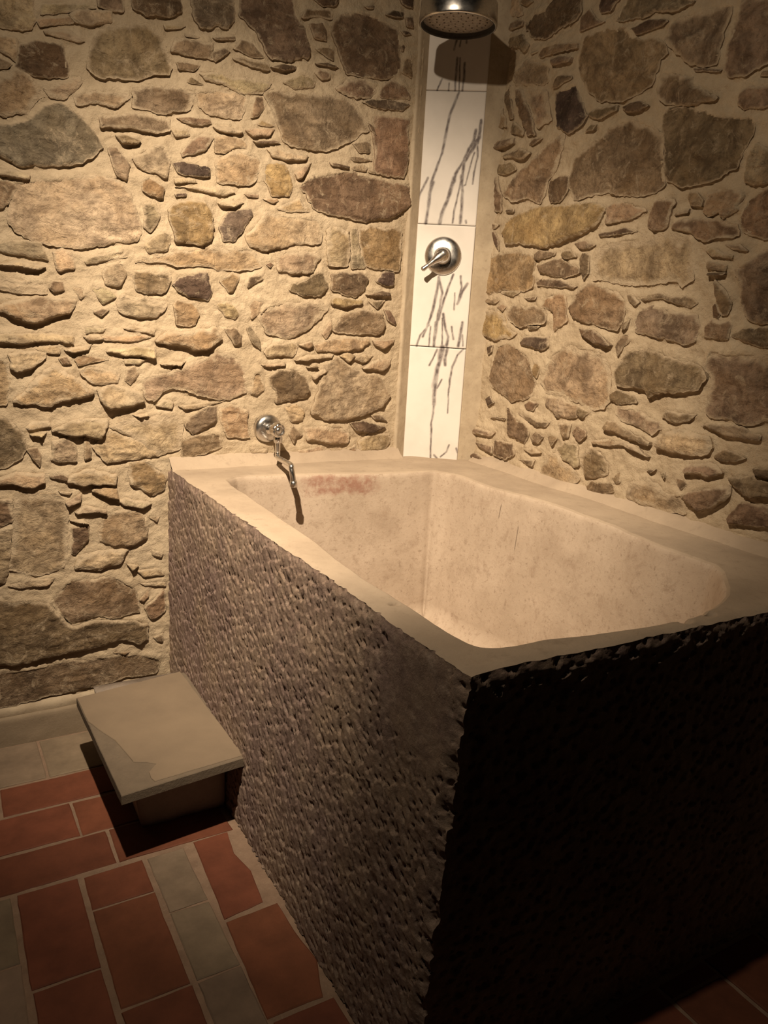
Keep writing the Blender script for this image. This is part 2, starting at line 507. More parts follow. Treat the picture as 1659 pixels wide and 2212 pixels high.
# traced stones: crop origin and scale in photo pixels, then colour code and outline
STONES = """
LEFT 0 0 3.318
t- 0,0 250,0 265,150 235,225 0,200
t 260,130 500,100 540,160 400,180 290,190
t 500,100 560,60 800,70 800,160 650,190 540,155
b 690,0 890,0 890,80 810,80 700,45
d 940,0 1300,0 1300,90 1230,125 1080,110 970,60
gd 1370,0 1680,0 1690,150 1640,210 1440,190 1390,110
t 310,210 500,200 610,290 560,305 420,265 330,240
tr- 0,230 110,250 140,290 120,450 60,390 0,350
d 140,310 300,285 470,320 485,540 440,560 230,540 110,470 125,400
b 650,330 740,210 880,170 1060,180 1180,270 1240,490 1220,525 1090,520 1040,560 850,560 700,550 630,480
b 0,380 95,455 60,490 0,490
tb- 0,540 110,480 220,545 330,680 200,800 60,850 0,780
t- 310,600 580,545 590,590 470,710 350,690
g 0,900 200,860 320,770 420,740 560,810 660,920 725,1040 690,1110 560,1170 240,1195 130,1170 0,1080
tb 540,690 610,650 920,660 940,690 830,770 690,740 560,750
gb 950,620 1100,605 1390,640 1395,700 1370,790 1180,815 1080,790 960,770
t 1405,650 1650,640 1790,700 1720,845 1500,815 1430,770
t 1440,520 1530,500 1640,545 1800,560 1960,590 1870,665 1770,685 1650,630 1480,560
b+ 720,830 1000,810 1210,850 1215,940 1130,950 970,920 740,910
b 1280,850 1350,835 1510,850 1520,885 1450,900 1330,880
t 1230,925 1350,920 1365,970 1260,980
b+ 835,970 900,965 1015,1010 990,1035 880,1030
bt 780,1060 850,1040 935,1180 900,1300 830,1250 800,1150
tg 950,1140 1050,1060 1170,1020 1225,1150 1200,1285 1000,1190
b 1300,1080 1460,940 1540,990 1480,1080 1310,1120
p 1250,1170 1300,1150 1510,1200 1505,1265 1290,1250
t 1250,1275 1400,1275 1420,1310 1260,1310
b 1225,340 1260,270 1540,310 1510,410 1540,435 1230,365
b 1270,440 1330,440 1450,460 1390,505 1290,495
t 1180,170 1340,180 1300,200 1190,205
b 1330,230 1460,265 1400,270 1335,255
b 1530,265 1690,255 1690,285 1550,280
b 1350,590 1370,535 1475,615
t+ 0,1205 90,1205 215,1250 200,1290 0,1250
t- 300,15 640,20 690,60 550,60 500,90 290,100
LEFT 450 0 3.318
bd 240,0 600,0 630,100 690,200 740,330 730,410 590,430 450,410 390,300 330,190 240,110
b 680,125 710,55 870,55 900,80 890,130
b 735,165 830,160 860,220 850,290 760,270
b 770,345 850,325 910,360 905,435 840,400
bd 890,210 940,120 1080,80 1200,115 1370,190 1380,350 1370,540 1250,555 1000,520 960,400
d 720,0 960,0 920,35 820,35
d 1370,0 1490,0 1470,60 1400,30
d 1280,100 1340,65 1410,80 1400,125 1310,110
d 1125,40 1200,30 1190,60 1150,60
b 1420,120 1480,110 1475,200 1430,190
d 1385,215 1440,215 1465,245 1410,250
d 1385,330 1410,300 1420,340 1400,370
b 1410,430 1440,400 1470,420 1465,560 1390,510
dr 1230,660 1270,580 1330,565 1400,600 1455,690 1440,715 1240,695
b 920,630 1000,560 1130,560 1210,640 1150,700 1050,695 940,650
dp 1110,735 1200,705 1450,740 1400,790 1250,785
br 1190,830 1390,830 1450,850 1440,1200 1410,1270 1210,1240 1190,1000
gb 415,670 500,645 950,690 1060,730 1110,830 1150,930 1020,1010 880,1075 650,1060 540,1010 530,930 480,830
b 310,820 340,690 390,690 405,770 360,830 310,845
bt 540,585 680,525 780,570 760,630 640,640
b 770,520 800,485 890,520 880,560 820,570
d+ 775,450 860,445 940,480 900,485 780,460
b 200,340 240,275 330,310 405,410 330,410 190,350
b 185,410 240,400 440,450 445,505 390,500 190,425
d+ 450,480 540,455 640,470 630,495 550,510
b 25,370 110,335 165,360 60,445 40,430
t+ 40,905 120,895 250,935 250,960 150,955 60,925
tb+ 265,925 360,915 480,920 430,980 320,975
bo 355,890 390,850 480,900 440,912
d+ 330,1010 500,1005 520,1030 350,1030
t 55,980 150,950 270,1010 280,1065 200,1060 130,1100 60,1095
tr 60,1125 200,1080 350,1110 390,1160 350,1290 300,1320 60,1310
t+ 430,1070 500,1060 720,1120 700,1150 560,1150 460,1120
o 410,1170 560,1165 600,1240 620,1340 590,1400 460,1395 440,1335 405,1300
t+ 625,1240 720,1170 750,1165 670,1285 640,1285
d+ 880,1160 920,1160 1020,1195 1000,1210 890,1185
b 1015,1125 1080,1120 1190,1150 1050,1160
b 1040,1030 1140,1000 1170,1020 1165,1090 1090,1090
tb 1030,1195 1100,1175 1150,1200 1130,1235 1050,1220
tb 1150,1210 1220,1225 1200,1245 1160,1235
d 1140,860 1190,900 1210,965 1170,930
LEFT 0 350 3.318
b 0,115 60,115 125,190 90,270 30,335 0,335
t- 110,140 300,130 600,110 850,110 930,230 990,400 1000,540 900,570 700,590 560,620 350,590 180,540 70,440 80,300
od 1030,105 1090,110 1190,190 1170,265 1080,240 1025,205
tb 1030,300 1120,280 1160,380 1140,440 1090,500 1035,460
o+ 1205,340 1290,290 1480,275 1530,370 1520,570 1450,600 1260,570 1230,450
p 1255,225 1345,220 1340,245 1265,250
t 1260,180 1450,175 1640,180 1690,215 1600,245 1480,215 1370,190
tg 0,590 90,560 290,585 350,700 200,680 0,640
t 375,650 450,615 520,650 540,765 430,785 390,720
bt 605,710 640,680 880,630 915,650 910,680 720,720 630,728
tg 1040,600 1100,540 1190,500 1230,540 1200,640 1080,660
bt 740,810 760,740 880,720 915,800 870,890 820,895 760,870
bg 970,860 975,780 1050,765 1110,800 1230,790 1235,855 1180,940 1060,950 975,910
p 1245,870 1290,815 1380,810 1440,785 1500,800 1518,930 1490,995 1360,975 1290,925
bo 1240,1020 1270,985 1400,1005 1430,1090 1390,1180 1275,1170 1260,1090
tg- 840,1010 890,950 1050,970 1190,1000 1200,1030 1130,1110 990,1120 860,1070
t 660,910 730,890 800,920 835,970 740,1020
b 350,900 380,850 460,850 460,920 390,940
b 670,1080 730,1040 790,1060 730,1110
t- 0,830 120,840 335,870 335,945 100,945 0,900
t 510,900 600,890 615,960 580,985
tb+ 0,1030 100,980 280,960 450,970 550,990 490,1080 300,1150 190,1155 80,1110
t+ 0,740 150,700 330,750 260,775 100,750
t 610,1185 770,1190 740,1220 620,1235
t+ 600,1250 720,1240 740,1270 640,1285
t 890,1200 940,1165 1115,1200 1110,1245 1030,1225
ot- 970,720 1250,640 1500,620 1800,620 1880,750 1740,775 1560,780 1500,740 1300,755 1180,730
LEFT 450 350 3.318
bd 665,170 750,110 900,80 1000,60 1120,90 1300,140 1440,160 1440,300 1380,350 1310,400 1130,420 950,390 800,350 740,290 710,220
t+ 75,295 180,270 265,295 180,325 100,320
b 265,225 370,230 360,255 290,245
to 395,265 500,260 510,280 470,300
to 490,330 560,285 670,260 690,310 735,330 730,360 580,355
gp 85,470 150,350 310,335 320,390 240,500 180,565 110,560
t 280,530 350,450 420,345 520,380 650,395 790,410 815,520 800,580 600,600 400,635 310,590
bt 850,490 900,460 1015,480 1020,600 1010,740 870,745 850,650
tg 1030,480 1080,470 1085,600 1130,760 1030,760
do 1090,480 1180,465 1340,480 1400,500 1380,680 1360,775 1200,765 1130,740 1090,600
bt 485,650 620,630 780,640 810,700 740,790 600,805 510,780
d 415,735 450,715 475,735 450,760
b 85,855 180,790 230,830 180,930 150,935
bd 280,870 300,820 390,805 400,840 290,900
db 590,920 605,870 680,850 820,785 870,900 810,970 680,960
d 900,810 1000,790 1110,780 1155,830 1140,920 1040,970 900,920
p 1210,860 1260,790 1340,790 1330,890 1270,895
b+ 1125,955 1250,920 1310,940 1300,965
bo+ 890,1000 920,970 1115,990 1110,1020 980,1045 890,1020
b 1150,990 1280,990 1220,1055
d 1270,1055 1310,1060 1350,1150 1340,1170 1290,1140
b 900,1200 970,1100 1120,1050 1260,1090 1275,1180 1210,1240 950,1230
tg- 360,1110 440,1030 600,1000 800,1000 860,1050 830,1110 720,1200 590,1265 440,1230
bt 300,1020 330,980 395,1000 370,1090 310,1130
to 60,1020 150,990 230,1090 190,1135 130,1110
b 115,1190 210,1190 245,1230 240,1310 190,1310
bt 280,1190 310,1170 370,1270 375,1345 320,1300
bt 820,1230 895,1120 890,1200 850,1270
LEFT 0 700 3.318
to+ 1115,120 1200,60 1350,50 1540,20 1590,110 1510,180 1390,190 1340,165 1180,140
t+ 0,80 200,65 520,85 515,145 340,125 130,140 0,140
t 740,90 1000,70 1090,100 950,135 760,120
t+ 460,185 660,140 640,190 530,210
t 250,170 450,150 430,215 310,205
t+ 765,195 800,165 1110,165 1115,245 880,225
t 890,240 1070,250 1000,290 900,290
to 535,250 600,220 790,260 690,270 570,300
b 420,250 480,230 520,290 450,290
t+ 60,220 150,180 330,210 330,250 220,320 120,345 80,320
t 570,345 660,300 870,360 850,430 740,445 640,420
bt 905,330 970,295 1000,360 940,440 900,410
t+ 690,480 830,440 1020,490 1035,560 900,610 750,600 720,550
to+ 110,560 260,380 400,290 560,420 670,490 660,520 460,545 350,595 280,580 150,575
tb- 0,240 50,270 85,450 50,580 0,580
bt 1030,430 1100,370 1250,330 1420,270 1540,200 1680,210 1740,330 1760,480 1650,535 1470,535 1400,510 1240,470 1190,500 1120,555 1060,530
t 1120,590 1180,540 1250,560 1240,610
t 1290,590 1430,570 1640,545 1450,600 1330,615
t+ 1150,290 1240,270 1340,265 1290,300 1180,300
t+ 950,650 1060,640 1070,660 1000,670
bg 1330,730 1390,650 1480,600 1560,590 1560,700 1430,770 1380,790
b 1300,840 1380,800 1500,780 1590,790 1590,890 1390,965 1310,955
t- 790,740 900,680 1250,650 1310,700 1290,890 1100,950 1000,850 880,770
t 670,870 800,770 980,830 1090,890 1130,940 900,980 770,990 700,920
t+ 370,770 500,700 650,680 780,680 770,740 720,830 600,800 500,800
t 190,745 240,700 350,690 370,740 220,765
t+ 215,790 340,775 300,810 230,805
tb 370,840 500,810 560,890 550,980 420,1000 365,980
b 600,820 650,810 660,960 610,980
b 190,900 270,880 300,940 290,1025 235,975
db- 0,680 60,690 180,790 200,870 160,960 60,1035 0,1030
bt+ 500,1090 620,1030 840,1080 830,1150 720,1145 600,1165 480,1140
d 360,1095 450,1080 510,1110 480,1130 370,1110
t+ 0,1110 120,1070 320,1080 310,1140 240,1180 160,1165 100,1145 0,1170
ob 930,1010 1050,980 1180,1070 1210,1110 1180,1190 1100,1230 940,1160 920,1080
tb+ 660,1200 740,1150 840,1180 850,1260 720,1230
t+ 830,1270 900,1250 1090,1280 1020,1320 900,1310
b 420,1200 520,1210 500,1230 440,1220
t+ 470,1280 590,1210 575,1280 490,1310
LEFT 450 700 3.318
t 400,200 440,150 600,130 650,160 610,230 430,235
b+ 650,150 750,120 755,160 720,180
ot 765,150 900,110 1150,110 1160,140 1090,190 900,210 790,190
tb+ 1190,120 1340,110 1330,140 1250,180 1200,150
t+ 620,260 720,220 900,220 880,245 700,265
t+ 945,230 1000,200 1060,230 1010,275
t 1040,250 1130,215 1190,230 1130,280
tb+ 1110,320 1190,260 1320,250 1310,290 1240,340
t+ 385,290 560,280 550,300 420,310
b+ 700,310 780,290 790,315
t+ 745,370 850,310 860,340 760,405
bt+ 840,310 930,250 1050,330 1240,390 1300,510 1250,590 1050,660 960,690 830,680 735,640 760,580 800,480
bd 440,400 500,340 620,320 700,370 735,480 710,525 490,560 490,480
tb 305,460 330,360 380,340 415,470 350,520 310,500
t 550,590 640,570 700,640 680,700 600,700
b 585,790 610,725 645,760 685,800 640,820 625,860
rt+ 700,740 950,730 1010,790 990,855 820,850 710,835
d+ 1015,710 1130,700 1280,740 1190,775 1060,770
b 1170,650 1240,650 1290,695 1200,685
bt 1085,840 1150,790 1300,780 1310,850 1270,905 1090,920
b 1000,890 1060,860 1070,930 1010,930
t- 650,900 830,880 840,910 660,945
t- 870,880 950,870 960,910 890,910
t- 300,890 440,880 420,930 320,930
to 80,610 160,575 290,630 290,750 300,810 140,810 90,700
LEFT 0 1050 3.318
tb- 105,70 400,60 480,130 480,380 470,590 240,640 70,610 105,280
b 0,110 90,100 90,260 0,320
tb 0,335 92,315 90,450 60,640 40,690 0,710
t+ 540,190 620,140 760,170 765,200 690,190 560,205
t+ 500,250 600,240 640,270 560,270
db 520,310 640,290 630,400 540,500 510,490 530,390
tb 710,320 750,230 830,180 1000,160 1060,290 1060,380 960,430 800,440 730,400
t+ 570,500 720,460 930,450 860,560 700,600 540,590
t+ 910,560 1000,570 950,610
t 980,610 1150,590 1180,640 1040,660
t 1010,700 1190,680 1190,720 1040,715
t 60,720 200,680 400,660 350,720 150,735
b 380,830 500,690 800,650 970,740 990,830 1000,900 820,955 700,945 520,985 440,920
bd+ 0,840 350,840 430,930 530,1000 700,960 950,965 1060,985 1050,1090 980,1130 860,1100 700,1150 480,1200 180,1275 0,1270
b 1000,820 1070,740 1070,800 1030,830
b 1030,880 1180,740 1190,900 1090,960
b 1100,1090 1170,1060 1170,1120 1130,1120
b 800,1200 940,1190 900,1215
t 1060,220 1150,220 1130,260
t 1090,460 1180,480 1160,520 1100,500
LEFT 0 1350 2.765
bd- 0,300 150,270 420,225 620,200 800,180 950,210 930,290 800,315 480,390 200,450 0,520
RIGHT 1000 0 4.74
b 560,40 620,0 700,20 640,60
d 660,230 700,150 850,70 920,0 1180,0 1190,130 1120,230 960,310 850,400 700,390 640,300 610,240
t- 350,0 540,0 590,140 540,170 380,150
b 350,290 540,190 600,220 590,260 400,330
b 350,480 350,400 600,350 660,460 610,540 530,490
b 1180,320 1190,170 1290,80 1350,180 1430,220 1280,280
dp 1370,70 1400,0 1620,0 1500,110 1400,135
b- 1170,600 1220,370 1470,290 1660,310 1710,390 1910,390 2050,430 2070,540 1990,600 1960,720 1900,880 1790,950 1600,1030 1400,1020 1290,950 1200,790
b 760,560 800,470 900,450 1150,430 1150,480 1000,530 780,580
b+ 880,610 960,570 1100,590 1080,640 920,670
tb 670,540 740,500 750,530 690,560
tb- 480,760 640,600 850,650 850,840 620,880 520,870
db 500,920 590,920 690,1200 720,1370 650,1370 560,1180
tb- 620,920 840,900 890,1230 740,1320 700,1150
b 410,960 460,870 500,1200 460,1210 410,1050
tb 250,1170 260,980 380,1040 440,1290 300,1330
b 480,1370 490,1230 610,1330 600,1390
b 910,900 930,760 1090,760 1100,790 960,880
p 920,950 1140,860 1170,960 1210,1080 1250,1190 1190,1290 1060,1380 950,1290 930,1100
db 1270,1150 1380,1080 1560,1080 1550,1140 1380,1220 1280,1190
b 1230,1350 1290,1270 1350,1270 1320,1330
b+ 250,1530 310,1430 510,1410 500,1480 320,1540
b+ 400,1580 560,1510 680,1560 620,1630 430,1620
b 330,1680 480,1650 530,1730 420,1790 330,1770
b 660,1480 720,1400 800,1410 700,1490
b 400,1960 520,1800 860,1450 1010,1370 1000,1500 930,1740 850,1850 830,1970 780,2075 650,2040 490,2065 410,1990
d 870,1850 1000,1780 1065,1810 1050,1960 970,2070 885,2070 860,1980
b- 1080,1700 1120,1600 1300,1470 1470,1340 1620,1240 1840,1270 1990,1340 2020,1560 2010,1750 2030,1880 1940,1980 1700,2000 1500,1970 1300,2000 1120,2030 1080,1900
bd 230,1700 290,1650 350,1850 380,2000 370,2180 240,2140 225,1900
RIGHT 1309 0 4.74
b 100,200 140,120 230,0 700,0 880,20 700,100 540,110 360,180 230,190 160,240
d 220,295 430,190 560,180 610,220 560,270 320,350
gb 590,390 640,240 820,140 1260,40 1250,140 1180,320 1140,470 1130,640 1000,680 830,640 760,560 690,550
d 870,690 1170,700 1150,730 900,730
bg- 1200,620 1230,480 1320,180 1340,60 1400,0 1700,0 1700,600 1500,700 1400,760 1260,800 1200,720
b 505,900 530,770 620,730 860,790 880,870 1100,960 1110,1000 900,1060 700,1080 540,1020
bd 570,1180 640,1100 900,1120 1130,1180 1280,1190 1450,1190 1500,1280 1470,1390 1370,1570 1330,1690 1110,1820 880,1890 760,1905 630,1840 590,1750 580,1500 560,1300
d+ 150,1100 240,1040 330,1020 430,1080 350,1130 220,1150
b 1330,1060 1340,940 1450,870 1700,860 1700,1060 1560,1110 1420,1120
b 1560,770 1590,710 1700,710 1700,770
tb 1400,1870 1420,1640 1520,1450 1700,1560 1700,1870 1540,1890
RIGHT 1000 380 4.74
d 415,350 510,330 500,370 430,375
o+ 400,600 430,480 560,390 690,330 860,310 1170,290 1300,270 1430,320 1400,440 1340,530 1200,600 1020,670 850,730 720,710 600,690 440,710
tb 1440,340 1600,240 1700,260 1870,360 1780,410 1620,460 1440,485
d 1370,590 1500,560 1640,530 1770,570 1650,590 1520,610 1390,625
b 1120,690 1230,655 1340,710 1290,745 1180,745
dp 270,560 310,570 340,640 355,770 310,700
b 220,500 290,470 355,490 320,540 250,560
t- 130,560 240,580 260,720 130,740
b 720,800 770,750 930,790 920,820 820,850 730,860
b 990,820 1000,760 1090,745 1150,820 1030,850
b 750,900 820,880 960,850 1170,940 1160,1000 1010,1035 880,1020 770,990
d 1175,860 1210,780 1280,810 1270,1000 1220,1065 1190,1000
bd 730,1070 800,1050 950,1050 1140,1130 1100,1150 880,1130 750,1130
bo- 150,1190 190,960 200,850 400,790 560,780 710,820 700,950 700,1130 610,1170 480,1170 380,1165 260,1220
b 370,1195 440,1175 570,1190 500,1240
b 170,1290 250,1240 370,1260 310,1305
d 605,1240 740,1230 720,1265 650,1270
or 790,1340 860,1210 1020,1200 1040,1290 1050,1480 990,1540 920,1590 915,1400 850,1370
b 430,1400 480,1320 600,1330 780,1345 850,1400 830,1500 740,1530 580,1545 480,1490
o 140,1420 180,1370 280,1360 390,1410 440,1540 530,1600 480,1650 310,1690 150,1610
b 330,1340 380,1310 430,1330 390,1390
d 640,1540 770,1540 740,1570 660,1580
dp 575,1700 610,1640 850,1640 860,1740 800,1780 590,1730
d+ 1175,1560 1330,1580 1510,1730 1470,1760 1340,1720 1210,1620
b 1080,1350 1140,1200 1240,1120 1300,1100 1560,1170 1650,1290 1620,1480 1560,1580 1400,1540 1180,1490 1100,1430
bt- 1330,1050 1350,900 1390,720 1500,670 1740,630 2100,600 2300,640 2330,750 2300,880 2330,1050 2210,1140 2140,1080 1900,1120 1660,1110 1450,1070
d 230,1750 290,1730 280,1800 250,1830
RIGHT 1309 380 4.74
b 415,530 430,370 480,240 680,220 690,270 630,380 600,530 480,560
b 680,380 830,330 820,380 700,400
b 815,220 830,165 910,165 980,240 960,310 850,300
tb 1000,320 1010,180 1150,120 1400,150 1410,200 1330,310 1360,350 1200,430 1140,360 1050,400 980,360
b 660,540 690,470 900,420 1320,490 1350,590 1230,630 980,660 880,590 790,550
b- 1340,460 1400,310 1560,150 1700,80 1700,640 1480,600 1390,560
t 1000,760 1060,720 1190,790 1290,810 1280,850 1070,830
b 1190,700 1350,690 1440,760 1300,760
t 1010,900 1010,870 1230,900 1210,975 1020,960
d+ 1030,990 1210,985 1200,1015 1040,1025
b 1070,1090 1090,1050 1210,1170 1280,1300 1240,1410 1170,1425 1110,1280
d 1065,1340 1095,1300 1155,1420 1130,1460 1080,1440
gb- 1300,960 1500,830 1700,700 1700,1510 1540,1510 1420,1450 1370,1300 1330,1100
b 190,1210 250,1210 330,1290 280,1335 220,1290
b 340,1260 500,1200 720,1250 870,1240 920,1310 830,1360 680,1310 540,1260 380,1290
bg 270,1500 320,1370 450,1340 650,1380 900,1420 940,1580 900,1690 800,1725 560,1670 290,1580
b 985,1560 1080,1470 1250,1490 1270,1530 1235,1680 990,1660
b 1255,1640 1370,1570 1700,1560 1700,1740 1570,1765 1400,1700
d+ 150,1540 230,1460 200,1580
b 70,1740 130,1640 220,1590 240,1680 170,1740 100,1850
RIGHT 1000 740 4.74
b- 250,400 290,200 350,40 430,10 540,60 640,150 680,280 720,390 700,520 600,590 480,590 350,510 270,450
od 695,260 720,190 780,250 740,370 710,340
bt- 820,300 900,120 1050,30 1250,60 1400,100 1470,250 1480,600 1420,680 1300,690 1150,610 1000,540 850,500 780,400
bt 840,650 830,560 1000,570 1145,650 1140,770 960,780
b 1160,650 1300,710 1210,780 1150,740
bd 620,640 670,580 760,620 700,695 640,680
d 215,580 260,545 300,620 250,655
bd 420,670 450,680 540,790 640,860 650,950 610,1030 520,990 450,960
bd 540,720 570,700 750,800 880,810 820,870 740,860
b 680,970 730,910 810,960 760,1040 700,1030
b 850,960 900,940 950,980 890,1065
b 950,820 1085,840 1060,980 1010,980
b 1095,920 1150,850 1240,910 1240,970 1170,1015
bt 945,1090 1030,1020 1160,1040 1170,1270 1130,1275 1000,1190
ot- 770,1330 850,1160 940,1140 1120,1290 1180,1400 1050,1470 900,1430
b 1190,1170 1300,1060 1400,1110 1480,1230 1470,1370 1240,1385
b 1245,1470 1300,1410 1530,1440 1540,1530 1400,1560 1280,1550
b 1505,1390 1600,1310 1600,1440 1550,1460
b 60,870 120,850 310,920 270,970 80,930
b 100,1020 280,1060 280,1140 160,1080
bd 290,1130 310,980 510,1030 510,1160 420,1200 330,1170
d+ 60,1140 120,1130 320,1240 230,1270 90,1190
d+ 440,1250 610,1330 600,1360 460,1290
b 550,1190 720,1200 690,1275 620,1240
bt 600,1090 700,1060 780,1130 690,1145
d 260,760 430,770 410,795 290,775
RIGHT 1309 740 4.74
b+ 80,300 200,100 400,60 700,170 940,230 1000,380 920,480 720,520 560,500 440,560 390,480 130,440
gb- 985,270 1010,150 1060,80 1200,110 1700,130 1700,810 1430,830 1280,790 1040,760 1010,650 1060,380
bd 20,520 100,480 270,560 300,620 110,630 30,590
tb 80,730 90,650 280,680 400,740 540,840 540,900 450,940 270,840 150,800
b 550,770 600,690 900,740 830,800 700,830
b+ -30,870 0,790 140,850 440,1010 430,1050 340,1030 150,950 0,920
tb+ -150,1010 0,980 250,1040 420,1180 300,1120 150,1060 0,1060 -130,1040
t+ 510,1080 560,940 750,890 1040,980 1080,1060 1040,1150 830,1160
tb 960,860 1050,830 1300,850 1560,960 1550,1020 1250,980 1100,910
bd 1090,1160 1200,1090 1420,1180 1300,1230 1150,1210
tb+ 800,1310 830,1240 1090,1240 1180,1350 1040,1380 820,1345
d+ 1490,1280 1700,1310 1700,1410 1540,1360
b 660,1360 780,1400 830,1450 750,1510
db+ 770,1580 880,1510 1260,1470 1250,1590 1100,1700 950,1740 850,1660
b+ 1245,1390 1480,1370 1700,1450 1700,1600 1440,1580 1310,1480
bd+ 1240,1790 1370,1620 1700,1690 1700,1900 1430,1870 1270,1850
bt- 190,1600 220,1440 400,1400 500,1450 560,1530 750,1560 860,1680 800,1760 560,1720 400,1680
b 540,1340 590,1330 580,1400
d 390,1300 490,1300 440,1340
RIGHT 1250 1050 4.056
bt- 1150,470 1290,395 1490,440 1640,520 1560,590 1300,530
"""

# ================================================================ WALLS
PAL = {'t': (0.43, 0.34, 0.235), 'b': (0.235, 0.17, 0.112), 'd': (0.14, 0.096, 0.063), 'g': (0.215, 0.17, 0.128),
       'o': (0.335, 0.237, 0.128), 'p': (0.10, 0.070, 0.056), 'r': (0.29, 0.19, 0.125)}


def parse_stones():
    out = {'LEFT': [], 'RIGHT': []}
    for line in STONES.strip().splitlines():
        w = line.split()
        if w[0] in out:
            side = w[0]; ox, oy, sc = float(w[1]), float(w[2]), float(w[3])
            continue
        code = w[0]
        pr = 0.008
        if code[-1] in '+-':
            pr = 0.021 if code[-1] == '+' else 0.0035
            code = code[:-1]
        col = np.mean([PAL[k] for k in code], axis=0)
        pts = []
        for p in w[1:]:
            a, b = p.split(',')
            q = (ox + float(a) / sc, oy + float(b) / sc)
            if q[0] <= 2: q = (q[0] - 14, q[1])
            if q[1] <= 2: q = (q[0], q[1] - 14)
            if side == 'LEFT':
                v = ony(q, YW - 0.010); pts.append((v[0], v[2]))
            else:
                v = onx(q, XW - 0.010); pts.append((-v[1], v[2]))
        out[side].append((np.array(pts), pr, col))
    return out


def fill_outside(side, u0, u1, v0, v1):
    """rubble beyond the edges of the photograph, laid in rough courses"""
    res = []
    rnd = random.Random(5 if side == 'LEFT' else 9)
    v = v0
    while v < v1:
        hc = rnd.uniform(0.07, 0.17)
        u = u0 - rnd.uniform(0, 0.1)
        while u < u1:
            wc = rnd.uniform(0.10, 0.30)
            cx, cy = u + wc / 2, v + hc / 2
            q = (cx, YW, cy) if side == 'LEFT' else (XW, -cx, cy)
            px, py = proj(q)
            mx = 45 + 0.5 * wc / 0.0009; my = 30 + 0.5 * hc / 0.0009
            vis = R.T @ (np.array(q) - C)
            infr = vis[2] > 0 and -mx < px < W + mx and -my < py < H + my
            if not infr:
                n = rnd.randint(6, 9)
                pts = []
                for k in range(n):
                    a = 2 * math.pi * (k + rnd.uniform(-0.25, 0.25)) / n
                    ex = 0.46 * wc * math.copysign(abs(math.cos(a)) ** 0.6, math.cos(a))
                    ey = 0.42 * hc * math.copysign(abs(math.sin(a)) ** 0.6, math.sin(a))
                    pts.append((cx + ex, cy + ey))
                col = np.array(PAL[rnd.choice('tbbdgtbo')]) * rnd.uniform(0.85, 1.15)
                res.append((np.array(pts), rnd.choice([0.005, 0.008, 0.018]), col))
            u += wc + 0.02
        v += hc + 0.012
    return res


def outline(poly, pr):
    c = poly.mean(0)
    P = c + (poly - c) * 1.035
    return chaikin(P, 1, 0.07)


